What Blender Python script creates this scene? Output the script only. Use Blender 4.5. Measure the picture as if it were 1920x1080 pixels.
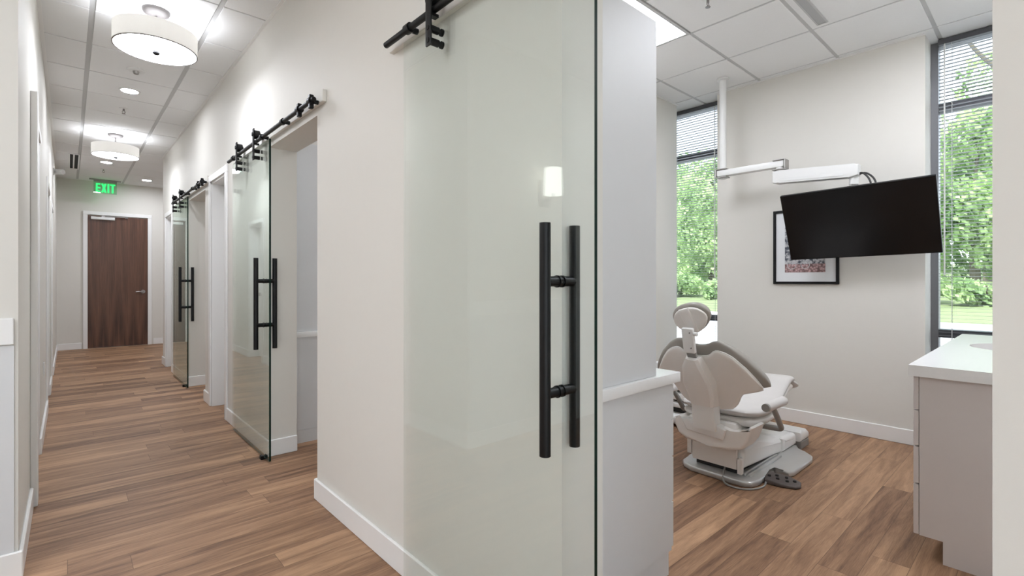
import bpy, bmesh, math, random
from mathutils import Vector, Matrix

for o in list(bpy.data.objects):
    bpy.data.objects.remove(o)
SC = bpy.context.scene
COL = SC.collection
PI = math.pi
R = math.radians

# ------------------------------------------------------------------ camera
cam = bpy.data.cameras.new('camera')
cam.sensor_fit = 'HORIZONTAL'
cam.sensor_width = 36.0
cam.lens = 17.266
cam.shift_y = -0.00714
cam.clip_start = 0.01
cam.clip_end = 300
camo = bpy.data.objects.new('camera', cam)
COL.objects.link(camo)
camo.location = (0, 0, 1.24)
camo.rotation_euler = (PI / 2, 0, -R(42.0927))
SC.camera = camo

# ------------------------------------------------------------------ sky, sun, exposure
world = bpy.data.worlds.new('world')
SC.world = world
world.use_nodes = True
nt = world.node_tree
nt.nodes.clear()
wo = nt.nodes.new('ShaderNodeOutputWorld')
bg = nt.nodes.new('ShaderNodeBackground')
sky = nt.nodes.new('ShaderNodeTexSky')
sky.sky_type = 'NISHITA'
sky.sun_disc = False
sky.sun_elevation = R(55)
sky.sun_rotation = R(250)
sky.air_density = 1.0
sky.dust_density = 3.0
# thin bright cloud veil over the blue
wtc = nt.nodes.new('ShaderNodeTexCoord')
wn = nt.nodes.new('ShaderNodeTexNoise')
wn.inputs['Scale'].default_value = 3.0
wn.inputs['Detail'].default_value = 5.0
nt.links.new(wtc.outputs['Generated'], wn.inputs['Vector'])
wr = nt.nodes.new('ShaderNodeMapRange')
wr.inputs['From Min'].default_value = 0.35
wr.inputs['From Max'].default_value = 0.6
wr.inputs['To Min'].default_value = 0.35
wr.inputs['To Max'].default_value = 0.95
nt.links.new(wn.outputs['Fac'], wr.inputs['Value'])
wm = nt.nodes.new('ShaderNodeMix')
wm.data_type = 'RGBA'
wm.inputs[7].default_value = (7.5, 8.2, 9.0, 1)
nt.links.new(wr.outputs['Result'], wm.inputs[0])
nt.links.new(sky.outputs['Color'], wm.inputs[6])
nt.links.new(wm.outputs[2], bg.inputs['Color'])
bg.inputs['Strength'].default_value = 0.185
nt.links.new(bg.outputs['Background'], wo.inputs['Surface'])

sun = bpy.data.lights.new('sun', 'SUN')
sun.energy = 3.2
sun.angle = R(1.0)
sun.color = (1.0, 0.96, 0.9)
suno = bpy.data.objects.new('sun', sun)
COL.objects.link(suno)
suno.rotation_euler = (R(38), 0, R(-110))     # high sun from behind the building, on the tree fronts

SC.view_settings.view_transform = 'Standard'
SC.view_settings.look = 'None'
SC.view_settings.gamma = 1.0
SC.view_settings.use_curve_mapping = False
SC.view_settings.exposure = 1.38

# strengths of the building's lamps and of the added lobby fill
L_TROFFER = 5.7
L_DRUM = 12.0
L_DRUM_UP = 4.8
L_SPOT = 100.0
L_LOBBY_FILL = 6.0

# ------------------------------------------------------------------ dimensions
H = 3.07
WX = 1.051          # corridor face of the right wall
WI = 1.24           # room face of the right wall
LX = -0.155         # corridor face of the left wall
CY = 2.90           # near end of the left wall
BX = 4.72           # face of the outer wall
FX = 5.0            # window plane
FY = 11.84          # far wall
PY = 2.655           # room side of the partition
QY = -0.22          # other partition

# ------------------------------------------------------------------ materials
def lin(c):
    c = c / 255.0
    return c / 12.92 if c <= 0.04045 else ((c + 0.055) / 1.055) ** 2.4

def rgb(r, g, b):
    return (lin(r), lin(g), lin(b), 1.0)

def mat(name, col, rough=0.5, metal=0.0, spec=0.5, noise=0.0, nscale=20.0, bump=0.0, bscale=200.0):
    m = bpy.data.materials.new(name)
    m.use_nodes = True
    n = m.node_tree.nodes
    l = m.node_tree.links
    b = n['Principled BSDF']
    b.inputs['Roughness'].default_value = rough
    b.inputs['Metallic'].default_value = metal
    b.inputs['Specular IOR Level'].default_value = spec
    tc = n.new('ShaderNodeTexCoord')
    nz = n.new('ShaderNodeTexNoise')
    nz.inputs['Scale'].default_value = nscale
    nz.inputs['Detail'].default_value = 4
    l.new(tc.outputs['Object'], nz.inputs['Vector'])
    mx = n.new('ShaderNodeMix')
    mx.data_type = 'RGBA'
    k = max(noise, 0.01)
    mx.inputs[6].default_value = tuple(max(0, c * (1 - k)) for c in col[:3]) + (1,)
    mx.inputs[7].default_value = tuple(min(1, c * (1 + k)) for c in col[:3]) + (1,)
    l.new(nz.outputs['Fac'], mx.inputs[0])
    l.new(mx.outputs[2], b.inputs['Base Color'])
    if bump > 0:
        nb = n.new('ShaderNodeTexNoise')
        nb.inputs['Scale'].default_value = bscale
        nb.inputs['Detail'].default_value = 3
        l.new(tc.outputs['Object'], nb.inputs['Vector'])
        bm = n.new('ShaderNodeBump')
        bm.inputs['Strength'].default_value = bump
        bm.inputs['Distance'].default_value = 0.002
        l.new(nb.outputs['Fac'], bm.inputs['Height'])
        l.new(bm.outputs['Normal'], b.inputs['Normal'])
    return m

def emit(name, col, strength):
    m = bpy.data.materials.new(name)
    m.use_nodes = True
    n = m.node_tree.nodes
    l = m.node_tree.links
    n.clear()
    o = n.new('ShaderNodeOutputMaterial')
    e = n.new('ShaderNodeEmission')
    e.inputs['Color'].default_value = col
    e.inputs['Strength'].default_value = strength
    l.new(e.outputs[0], o.inputs[0])
    return m

def glass(name, tint, f0=0.04):
    m = bpy.data.materials.new(name)
    m.use_nodes = True
    n = m.node_tree.nodes
    l = m.node_tree.links
    n.clear()
    o = n.new('ShaderNodeOutputMaterial')
    t = n.new('ShaderNodeBsdfTransparent')
    t.inputs['Color'].default_value = tint
    g = n.new('ShaderNodeBsdfGlossy')
    g.inputs['Roughness'].default_value = 0.0
    g.inputs['Color'].default_value = (0.92, 1.0, 0.95, 1)
    ge = n.new('ShaderNodeNewGeometry')
    d = n.new('ShaderNodeVectorMath')
    d.operation = 'DOT_PRODUCT'
    l.new(ge.outputs['Incoming'], d.inputs[0])
    l.new(ge.outputs['Normal'], d.inputs[1])
    def M(op, a, b=None):
        x = n.new('ShaderNodeMath')
        x.operation = op
        for i, v in enumerate((a, b)):
            if v is None:
                continue
            if isinstance(v, (int, float)):
                x.inputs[i].default_value = v
            else:
                l.new(v, x.inputs[i])
        return x.outputs[0]
    c = M('ABSOLUTE', d.outputs['Value'])
    s = M('POWER', M('SUBTRACT', 1.0, c), 5.0)
    f = M('ADD', M('MULTIPLY', s, 1 - f0), f0)
    mx = n.new('ShaderNodeMixShader')
    l.new(f, mx.inputs[0])
    l.new(t.outputs[0], mx.inputs[1])
    l.new(g.outputs[0], mx.inputs[2])
    l.new(mx.outputs[0], o.inputs[0])
    return m

def math_node(n, l, op, a, b=None, c=None):
    x = n.new('ShaderNodeMath')
    x.operation = op
    for i, v in enumerate((a, b, c)):
        if v is None:
            continue
        if isinstance(v, (int, float)):
            x.inputs[i].default_value = v
        else:
            l.new(v, x.inputs[i])
    return x.outputs[0]

def floor_mat():
    m = bpy.data.materials.new('vinyl_plank')
    m.use_nodes = True
    n = m.node_tree.nodes
    l = m.node_tree.links
    b = n['Principled BSDF']
    b.inputs['Roughness'].default_value = 0.5
    b.inputs['Specular IOR Level'].default_value = 0.25
    tc = n.new('ShaderNodeTexCoord')
    sp = n.new('ShaderNodeSeparateXYZ')
    l.new(tc.outputs['Object'], sp.inputs[0])
    Mn = lambda op, a, b_=None, c=None: math_node(n, l, op, a, b_, c)
    W, LN = 0.14, 1.22
    row = Mn('FLOOR', Mn('DIVIDE', sp.outputs['Y'], W))
    wn1 = n.new('ShaderNodeTexWhiteNoise')
    wn1.noise_dimensions = '1D'
    l.new(row, wn1.inputs['W'])
    xs = Mn('ADD', sp.outputs['X'], Mn('MULTIPLY', wn1.outputs['Value'], LN))
    colm = Mn('FLOOR', Mn('DIVIDE', xs, LN))
    cb = n.new('ShaderNodeCombineXYZ')
    l.new(row, cb.inputs[0])
    l.new(colm, cb.inputs[1])
    wn2 = n.new('ShaderNodeTexWhiteNoise')
    wn2.noise_dimensions = '2D'
    l.new(cb.outputs[0], wn2.inputs['Vector'])
    pid = wn2.outputs['Value']
    # grain stretched along the plank, offset per plank
    cg = n.new('ShaderNodeCombineXYZ')
    l.new(Mn('ADD', Mn('MULTIPLY', sp.outputs['X'], 1.5), Mn('MULTIPLY', pid, 37.0)), cg.inputs[0])
    l.new(Mn('ADD', Mn('MULTIPLY', sp.outputs['Y'], 18.0), Mn('MULTIPLY', pid, 11.0)), cg.inputs[1])
    ng = n.new('ShaderNodeTexNoise')
    ng.inputs['Scale'].default_value = 1.0
    ng.inputs['Detail'].default_value = 6
    ng.inputs['Roughness'].default_value = 0.62
    ng.inputs['Distortion'].default_value = 0.8
    l.new(cg.outputs[0], ng.inputs['Vector'])
    cf = n.new('ShaderNodeCombineXYZ')
    l.new(Mn('MULTIPLY', sp.outputs['X'], 14.0), cf.inputs[0])
    l.new(Mn('MULTIPLY', sp.outputs['Y'], 260.0), cf.inputs[1])
    nf = n.new('ShaderNodeTexNoise')
    nf.inputs['Scale'].default_value = 1.0
    nf.inputs['Detail'].default_value = 2
    l.new(cf.outputs[0], nf.inputs['Vector'])
    v = Mn('ADD', Mn('MULTIPLY', ng.outputs['Fac'], 0.9),
           Mn('ADD', Mn('MULTIPLY', pid, 0.26), Mn('MULTIPLY', nf.outputs['Fac'], 0.26)))
    rp = n.new('ShaderNodeValToRGB')
    e = rp.color_ramp.elements
    e[0].position = 0.36
    e[0].color = rgb(72, 51, 39)
    e[1].position = 0.98
    e[1].color = rgb(188, 150, 117)
    e2 = e.new(0.56)
    e2.color = rgb(120, 90, 69)
    e3 = e.new(0.74)
    e3.color = rgb(153, 119, 92)
    l.new(v, rp.inputs[0])
    # seams
    dy = Mn('PINGPONG', sp.outputs['Y'], W / 2)
    dx = Mn('PINGPONG', xs, LN / 2)
    seam = Mn('MINIMUM', Mn('MULTIPLY', dy, 1.0), dx)
    sm = Mn('LESS_THAN', seam, 0.0012)
    mx = n.new('ShaderNodeMix')
    mx.data_type = 'RGBA'
    l.new(Mn('MULTIPLY', sm, 0.55), mx.inputs[0])
    l.new(rp.outputs[0], mx.inputs[6])
    mx.inputs[7].default_value = rgb(70, 50, 40)
    l.new(mx.outputs[2], b.inputs['Base Color'])
    bm = n.new('ShaderNodeBump')
    bm.inputs['Strength'].default_value = 0.25
    bm.inputs['Distance'].default_value = 0.001
    l.new(Mn('SUBTRACT', nf.outputs['Fac'], Mn('MULTIPLY', sm, 2.0)), bm.inputs['Height'])
    l.new(bm.outputs['Normal'], b.inputs['Normal'])
    return m

def walnut_mat():
    m = bpy.data.materials.new('walnut_veneer')
    m.use_nodes = True
    n = m.node_tree.nodes
    l = m.node_tree.links
    b = n['Principled BSDF']
    b.inputs['Roughness'].default_value = 0.38
    tc = n.new('ShaderNodeTexCoord')
    sp = n.new('ShaderNodeSeparateXYZ')
    l.new(tc.outputs['Object'], sp.inputs[0])
    Mn = lambda op, a, b_=None, c=None: math_node(n, l, op, a, b_, c)
    # two book-matched leaves, each with a cathedral figure opening upwards
    u = Mn('PINGPONG', Mn('SUBTRACT', sp.outputs['X'], 0.703), 0.222)
    du = Mn('ABSOLUTE', Mn('SUBTRACT', u, 0.13))
    arch = Mn('SUBTRACT', Mn('MULTIPLY', du, 9.0), Mn('MULTIPLY', sp.outputs['Z'], 0.75))
    cn = n.new('ShaderNodeCombineXYZ')
    l.new(Mn('MULTIPLY', u, 14.0), cn.inputs[0])
    l.new(Mn('MULTIPLY', sp.outputs['Z'], 0.35), cn.inputs[1])
    nz = n.new('ShaderNodeTexNoise')
    nz.inputs['Scale'].default_value = 1.6
    nz.inputs['Detail'].default_value = 4
    l.new(cn.outputs[0], nz.inputs['Vector'])
    w = Mn('SINE', Mn('MULTIPLY', Mn('ADD', arch, Mn('MULTIPLY', nz.outputs['Fac'], 1.3)), 4.5))
    cf = n.new('ShaderNodeCombineXYZ')
    l.new(Mn('MULTIPLY', sp.outputs['X'], 160.0), cf.inputs[0])
    l.new(Mn('MULTIPLY', sp.outputs['Z'], 5.0), cf.inputs[1])
    nf = n.new('ShaderNodeTexNoise')
    nf.inputs['Scale'].default_value = 1.0
    nf.inputs['Detail'].default_value = 3
    l.new(cf.outputs[0], nf.inputs['Vector'])
    fade = Mn('MAXIMUM', Mn('SUBTRACT', 1.0, Mn('MULTIPLY', sp.outputs['Z'], 0.75)), 0.12)
    v = Mn('ADD', Mn('MULTIPLY', Mn('MULTIPLY', w, fade), 0.2),
           Mn('ADD', Mn('MULTIPLY', nz.outputs['Fac'], 0.7), Mn('MULTIPLY', nf.outputs['Fac'], 0.35)))
    rp = n.new('ShaderNodeValToRGB')
    e = rp.color_ramp.elements
    e[0].position = 0.25
    e[0].color = rgb(54, 34, 26)
    e[1].position = 0.9
    e[1].color = rgb(128, 88, 67)
    l.new(v, rp.inputs[0])
    l.new(rp.outputs[0], b.inputs['Base Color'])
    return m

def leaf_mat(name, a, c, scale=0.9):
    m = bpy.data.materials.new(name)
    m.use_nodes = True
    n = m.node_tree.nodes
    l = m.node_tree.links
    b = n['Principled BSDF']
    b.inputs['Roughness'].default_value = 0.6
    tc = n.new('ShaderNodeTexCoord')
    nz = n.new('ShaderNodeTexNoise')
    nz.inputs['Scale'].default_value = scale
    nz.inputs['Detail'].default_value = 5
    l.new(tc.outputs['Object'], nz.inputs['Vector'])
    rp = n.new('ShaderNodeValToRGB')
    rp.color_ramp.elements[0].position = 0.36
    rp.color_ramp.elements[0].color = a
    rp.color_ramp.elements[1].position = 0.64
    rp.color_ramp.elements[1].color = c
    l.new(nz.outputs['Fac'], rp.inputs[0])
    l.new(rp.outputs[0], b.inputs['Base Color'])
    tr = n.new('ShaderNodeBsdfTranslucent')
    l.new(rp.outputs[0], tr.inputs['Color'])
    mx = n.new('ShaderNodeMixShader')
    mx.inputs[0].default_value = 0.4
    l.new(b.outputs[0], mx.inputs[1])
    l.new(tr.outputs[0], mx.inputs[2])
    l.new(mx.outputs[0], n['Material Output'].inputs[0])
    return m

def print_mat():
    """street photograph: grey wall above, pinkish cobbles below"""
    m = bpy.data.materials.new('street_print')
    m.use_nodes = True
    n = m.node_tree.nodes
    l = m.node_tree.links
    b = n['Principled BSDF']
    b.inputs['Roughness'].default_value = 0.5
    tc = n.new('ShaderNodeTexCoord')
    sp = n.new('ShaderNodeSeparateXYZ')
    l.new(tc.outputs['Object'], sp.inputs[0])
    vo = n.new('ShaderNodeTexVoronoi')
    vo.inputs['Scale'].default_value = 55
    l.new(tc.outputs['Object'], vo.inputs['Vector'])
    r1 = n.new('ShaderNodeValToRGB')
    r1.color_ramp.elements[0].color = rgb(214, 178, 178)
    r1.color_ramp.elements[1].color = rgb(120, 92, 92)
    r1.color_ramp.elements[0].position = 0.15
    r1.color_ramp.elements[1].position = 0.75
    l.new(vo.outputs['Distance'], r1.inputs[0])
    nz = n.new('ShaderNodeTexNoise')
    nz.inputs['Scale'].default_value = 40
    l.new(tc.outputs['Object'], nz.inputs['Vector'])
    r2 = n.new('ShaderNodeValToRGB')
    r2.color_ramp.elements[0].color = rgb(70, 76, 88)
    r2.color_ramp.elements[1].color = rgb(205, 205, 208)
    r2.color_ramp.elements[0].position = 0.4
    r2.color_ramp.elements[1].position = 0.6
    l.new(nz.outputs['Fac'], r2.inputs[0])
    mx = n.new('ShaderNodeMix')
    mx.data_type = 'RGBA'
    l.new(math_node(n, l, 'GREATER_THAN', sp.outputs['Z'], 0.135), mx.inputs[0])
    l.new(r1.outputs[0], mx.inputs[6])
    l.new(r2.outputs[0], mx.inputs[7])
    l.new(mx.outputs[2], b.inputs['Base Color'])
    return m

M_ = {}
M_['wall'] = mat('wall_paint', rgb(221, 218, 211), 0.6, spec=0.25, noise=0.01, bump=0.05, bscale=350)
M_['trim'] = mat('trim_paint', rgb(236, 235, 233), 0.35, noise=0.01)
M_['tile'] = mat('ceiling_tile', rgb(234, 234, 233), 0.9, spec=0.1, noise=0.02, nscale=90, bump=0.1, bscale=500)
M_['tee'] = mat('ceiling_tee', rgb(192, 192, 191), 0.5, noise=0.01)
M_['floor'] = floor_mat()
M_['walnut'] = walnut_mat()
M_['black'] = mat('black_hardware', rgb(13, 13, 14), 0.42, spec=0.3, noise=0.1, nscale=60)
M_['glass'] = glass('door_glass', (0.956, 0.970, 0.964, 1))
M_['edge'] = mat('glass_edge', rgb(5, 34, 26), 0.3, spec=0.2, noise=0.2, nscale=6)
M_['pane'] = glass('window_glass', (0.97, 0.985, 0.98, 1))
M_['cab'] = mat('grey_laminate', rgb(215, 216, 217), 0.42, noise=0.01)
M_['cab_taupe'] = mat('taupe_laminate', rgb(211, 204, 201), 0.42, noise=0.015)
M_['gap'] = mat('shadow_gap', rgb(70, 68, 66), 0.8, noise=0.05)
M_['quartz'] = mat('white_quartz', rgb(238, 238, 237), 0.25, noise=0.015, nscale=80)
M_['steel'] = mat('brushed_steel', rgb(170, 168, 165), 0.35, metal=0.9, noise=0.08, nscale=30)
M_['nickel'] = mat('satin_nickel', rgb(150, 146, 144), 0.3, metal=0.85, noise=0.06)
M_['canopy'] = mat('canopy_metal', rgb(84, 80, 78), 0.5, metal=0.3, noise=0.05)
M_['frame'] = mat('window_aluminium', rgb(126, 126, 130), 0.4, metal=0.35, noise=0.04)
M_['frame_dark'] = mat('window_rail', rgb(86, 86, 90), 0.45, metal=0.3, noise=0.05)
M_['slat'] = mat('blind_slat', rgb(172, 175, 179), 0.45, noise=0.02)
M_['cord'] = mat('blind_cord', rgb(225, 225, 222), 0.6, noise=0.02)
M_['white'] = mat('white_plastic', rgb(226, 226, 224), 0.35, noise=0.01)
M_['screen'] = mat('screen', rgb(12, 12, 13), 0.22, spec=0.35, noise=0.1)
M_['paper'] = mat('mat_board', rgb(236, 238, 240), 0.8, noise=0.01)
M_['print'] = print_mat()
M_['vinyl'] = mat('taupe_vinyl', rgb(160, 155, 147), 0.42, noise=0.03, nscale=12, bump=0.06, bscale=300)
M_['seatvinyl'] = mat('seat_vinyl', rgb(206, 202, 198), 0.42, noise=0.02, nscale=12, bump=0.06, bscale=300)  # same vinyl as the back, lightened: window light put into the colour
M_['shell'] = mat('taupe_shell', rgb(240, 236, 231), 0.38, noise=0.015)
M_['shell_l'] = mat('light_shell', rgb(240, 239, 236), 0.35, noise=0.01)
M_['cover'] = mat('chair_cover', rgb(240, 240, 238), 0.38, noise=0.01)
M_['cream'] = mat('cream_cover', rgb(238, 234, 229), 0.42, noise=0.01)
M_['basemetal'] = mat('painted_metal', rgb(205, 205, 203), 0.28, metal=0.5, noise=0.03)
M_['greytube'] = mat('grey_tube', rgb(148, 146, 142), 0.4, noise=0.03)
M_['pedal'] = mat('dark_pedal', rgb(88, 80, 76), 0.5, noise=0.06)
M_['rubber'] = mat('black_rubber', rgb(40, 38, 37), 0.6, noise=0.1)
M_['lens'] = emit('troffer_lens', (0.95, 0.985, 1.07, 1), L_TROFFER)
M_['lens_lobby'] = emit('lobby_lens', (0.95, 0.985, 1.07, 1), L_LOBBY_FILL)
M_['lens_alcove'] = emit('alcove_lens', (0.95, 0.985, 1.07, 1), 3.5)  # for the added alcove panel that brightens the corridor end
M_['drumlens'] = emit('drum_lens', (0.95, 0.985, 1.07, 1), L_DRUM)
M_['druminner'] = emit('drum_inner', (0.95, 0.985, 1.07, 1), L_DRUM_UP)
M_['spot'] = emit('downlight_lens', (0.95, 0.985, 1.07, 1), L_SPOT)
M_['sconce'] = emit('sconce_shade', (1.0, 0.98, 0.95, 1), 3.0)
M_['slot'] = mat('diffuser_slot', rgb(18, 18, 18), 0.8, noise=0.05)
M_['leaf'] = leaf_mat('tree_leaf', rgb(98, 132, 80), rgb(186, 212, 148))
M_['leaf2'] = leaf_mat('tree_leaf_pale', rgb(118, 150, 96), rgb(198, 220, 164))
M_['bark'] = mat('bark', rgb(98, 94, 80), 0.9, noise=0.25, nscale=8)
M_['grass'] = mat('grass', rgb(112, 126, 88), 0.9, noise=0.18, nscale=1.5)
M_['concrete'] = mat('concrete', rgb(226, 226, 226), 0.8, noise=0.06, nscale=3)
M_['asphalt'] = mat('asphalt', rgb(156, 158, 162), 0.9, noise=0.08, nscale=10)

def drum_mat():
    m = mat('drum_fabric', rgb(232, 230, 225), 0.8, noise=0.03, nscale=200)
    b = m.node_tree.nodes['Principled BSDF']
    b.inputs['Emission Color'].default_value = (1, 0.97, 0.93, 1)
    b.inputs['Emission Strength'].default_value = 0.12
    return m
M_['drum'] = drum_mat()

def sign_mat():
    m = bpy.data.materials.new('sign_green')
    m.use_nodes = True
    b = m.node_tree.nodes['Principled BSDF']
    b.inputs['Base Color'].default_value = rgb(20, 150, 70)
    b.inputs['Emission Color'].default_value = rgb(40, 200, 95)
    b.inputs['Emission Strength'].default_value = 0.8
    return m
M_['sign'] = sign_mat()
M_['signpane'] = glass('sign_acrylic', (0.72, 0.93, 0.78, 1), 0.06)

# ------------------------------------------------------------------ mesh builder
class MB:
    def __init__(self):
        self.bm = bmesh.new()
        self.mats = []
        self.mi = 0

    def use(self, m):
        if m not in self.mats:
            self.mats.append(m)
        self.mi = self.mats.index(m)
        return self

    def _tag(self, geom_faces):
        for f in geom_faces:
            f.material_index = self.mi

    def box(self, x0, x1, y0, y1, z0, z1, bev=0.0, seg=2, rot=None, piv=None):
        r = bmesh.ops.create_cube(self.bm, size=1.0)
        vs = r['verts']
        sx, sy, sz = abs(x1 - x0), abs(y1 - y0), abs(z1 - z0)
        for v in vs:
            v.co = Vector((v.co.x * sx + (x0 + x1) / 2, v.co.y * sy + (y0 + y1) / 2, v.co.z * sz + (z0 + z1) / 2))
        fs = set(f for v in vs for f in v.link_faces)
        if bev > 0:
            es = list(set(e for v in vs for e in v.link_edges))
            bev = min(bev, 0.49 * min(sx, sy, sz))
            rr = bmesh.ops.bevel(self.bm, geom=es, offset=bev, segments=seg, affect='EDGES', profile=0.5)
            vs = list(set(list(rr['verts']) + [v for v in vs if v.is_valid]))
            fs = set(f for v in vs for f in v.link_faces)
        if rot is not None:
            bmesh.ops.rotate(self.bm, verts=list(vs), cent=Vector(piv), matrix=rot)
        self._tag(fs)
        return self

    def cyl(self, p0, p1, r0, r1=None, n=20, cap=True):
        if r1 is None:
            r1 = r0
        p0, p1 = Vector(p0), Vector(p1)
        d = (p1 - p0).normalized()
        a = d.orthogonal().normalized()
        b = d.cross(a)
        rings = []
        for p, r in ((p0, r0), (p1, r1)):
            rings.append([self.bm.verts.new(p + (a * math.cos(2 * PI * i / n) + b * math.sin(2 * PI * i / n)) * r) for i in range(n)])
        fs = []
        for i in range(n):
            j = (i + 1) % n
            fs.append(self.bm.faces.new((rings[0][i], rings[0][j], rings[1][j], rings[1][i])))
        if cap:
            fs.append(self.bm.faces.new(list(reversed(rings[0]))))
            fs.append(self.bm.faces.new(rings[1]))
        self._tag(fs)
        return self

    def tube(self, pts, r, n=12, smooth=0):
        pts = [Vector(p) for p in pts]
        for _ in range(smooth):
            q = [pts[0]]
            for a, b in zip(pts, pts[1:]):
                q += [a.lerp(b, 0.25), a.lerp(b, 0.75)]
            q.append(pts[-1])
            pts = q
        rad = r if isinstance(r, (list, tuple)) else None
        rings = []
        up = None
        for i, p in enumerate(pts):
            t = (pts[min(i + 1, len(pts) - 1)] - pts[max(i - 1, 0)]).normalized()
            if up is None:
                up = t.orthogonal().normalized()
            a = (up - t * up.dot(t))
            a = a.normalized() if a.length > 1e-6 else t.orthogonal().normalized()
            up = a
            b = t.cross(a)
            if rad:
                f = i / (len(pts) - 1) * (len(rad) - 1)
                k = min(int(f), len(rad) - 2)
                rr = rad[k] + (rad[k + 1] - rad[k]) * (f - k)
            else:
                rr = r
            rings.append([self.bm.verts.new(p + (a * math.cos(2 * PI * j / n) + b * math.sin(2 * PI * j / n)) * rr) for j in range(n)])
        fs = []
        for k in range(len(rings) - 1):
            for i in range(n):
                j = (i + 1) % n
                fs.append(self.bm.faces.new((rings[k][i], rings[k][j], rings[k + 1][j], rings[k + 1][i])))
        fs.append(self.bm.faces.new(list(reversed(rings[0]))))
        fs.append(self.bm.faces.new(rings[-1]))
        self._tag(fs)
        return self

    def lathe(self, prof, cx, cy, n=48):
        """prof: list of (r, z), revolved about the vertical through cx, cy"""
        rings = []
        for r, z in prof:
            if r < 1e-6:
                rings.append([self.bm.verts.new((cx, cy, z))])
            else:
                rings.append([self.bm.verts.new((cx + r * math.cos(2 * PI * i / n), cy + r * math.sin(2 * PI * i / n), z)) for i in range(n)])
        fs = []
        for a, b in zip(rings, rings[1:]):
            for i in range(n):
                j = (i + 1) % n
                if len(a) == 1 and len(b) == 1:
                    continue
                if len(a) == 1:
                    fs.append(self.bm.faces.new((a[0], b[j], b[i])))
                elif len(b) == 1:
                    fs.append(self.bm.faces.new((a[i], a[j], b[0])))
                else:
                    fs.append(self.bm.faces.new((a[i], a[j], b[j], b[i])))
        self._tag(fs)
        return self

    def prism(self, pts, axis, a0, a1, bev=0.0, seg=2):
        """polygon pts (two coords) extruded along axis from a0 to a1"""
        def P(p, a):
            if axis == 'z':
                return (p[0], p[1], a)
            if axis == 'y':
                return (p[0], a, p[1])
            return (a, p[0], p[1])
        v0 = [self.bm.verts.new(P(p, a0)) for p in pts]
        v1 = [self.bm.verts.new(P(p, a1)) for p in pts]
        n = len(pts)
        fs = [self.bm.faces.new(list(reversed(v0))), self.bm.faces.new(v1)]
        for i in range(n):
            j = (i + 1) % n
            fs.append(self.bm.faces.new((v0[i], v0[j], v1[j], v1[i])))
        if bev > 0:
            es = list(set(e for f in fs[:2] for e in f.edges))
            rr = bmesh.ops.bevel(self.bm, geom=es, offset=bev, segments=seg, affect='EDGES', profile=0.5)
            vs = set(v for v in v0 + v1 if v.is_valid) | set(rr['verts'])
            fs = list(set(f for v in vs for f in v.link_faces))
        self._tag(fs)
        return self

    def slab(self, smax, top, bot, fn, back, front, mid=0.0, ns=40, ntt=22, ex=6.0, smin=None):
        """pillow: columns over s, rows between bot(s) and top(s); fn(s,t,n) -> point"""
        if smin is None:
            smin = -smax
        F, B = [], []
        for i in range(ns + 1):
            u = -math.cos(PI * i / ns)
            s = (smin + smax) / 2 + u * (smax - smin) / 2
            tf, tb = top(s), bot(s)
            cf, cb = [], []
            for j in range(ntt + 1):
                v = -math.cos(PI * j / ntt)
                t = (tf + tb) / 2 + v * (tf - tb) / 2
                p = max(0.0, (1 - abs(u) ** ex)) ** 0.5 * max(0.0, (1 - abs(v) ** ex)) ** 0.5
                border = i in (0, ns) or j in (0, ntt)
                vf = self.bm.verts.new(fn(s, t, mid if border else mid + (front - mid) * p))
                cf.append(vf)
                cb.append(vf if border else self.bm.verts.new(fn(s, t, mid + (back - mid) * p)))
            F.append(cf)
            B.append(cb)
        fs = []
        for i in range(ns):
            for j in range(ntt):
                fs.append(self.bm.faces.new((F[i][j], F[i + 1][j], F[i + 1][j + 1], F[i][j + 1])))
                q = (B[i][j + 1], B[i + 1][j + 1], B[i + 1][j], B[i][j])
                if len(set(q)) >= 3 and set(q) != set((F[i][j], F[i + 1][j], F[i + 1][j + 1], F[i][j + 1])):
                    fs.append(self.bm.faces.new(q))
        self._tag(fs)
        return self

    def build(self, name, m=None, parent=None, base=None, smooth=35):
        me = bpy.data.meshes.new(name)
        bmesh.ops.recalc_face_normals(self.bm, faces=self.bm.faces[:])
        off = Vector((0, 0, 0))
        p = parent
        while p is not None:
            off += p.location
            p = p.parent
        loc = Vector((0, 0, 0))
        if parent is None and base is not None:
            loc = Vector(base)
        for v in self.bm.verts:
            v.co -= off + loc
        self.bm.to_mesh(me)
        self.bm.free()
        if m is not None and not self.mats:
            me.materials.append(m)
        for x in self.mats:
            me.materials.append(x)
        if smooth:
            me.shade_smooth()
            me.set_sharp_from_angle(angle=R(smooth))
        o = bpy.data.objects.new(name, me)
        COL.objects.link(o)
        o.location = loc
        if parent is not None:
            o.parent = parent
        return o

def tag(o, label=None, cat=None, group=None, kind=None):
    if label:
        o['label'] = label
    if cat:
        o['category'] = cat
    if group:
        o['group'] = group
    if kind:
        o['kind'] = kind
    return o

def thing(name, loc, label, cat, group=None):
    o = bpy.data.objects.new(name, None)
    o.empty_display_size = 0.1
    COL.objects.link(o)
    o.location = loc
    return tag(o, label, cat, group)

def struct(name, mb, m=None, parent=None):
    o = mb.build(name, m, parent)
    if parent is None:
        o['kind'] = 'structure'
    return o

def copy_thing(o, loc, label, group=None):
    c = o.copy()
    COL.objects.link(c)
    c.location = loc
    c['label'] = label
    if group:
        c['group'] = group
    def rec(src, dst):
        for ch in list(src.children):
            d = ch.copy()
            COL.objects.link(d)
            d.parent = dst
            rec(ch, d)
    rec(o, c)
    return c

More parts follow.
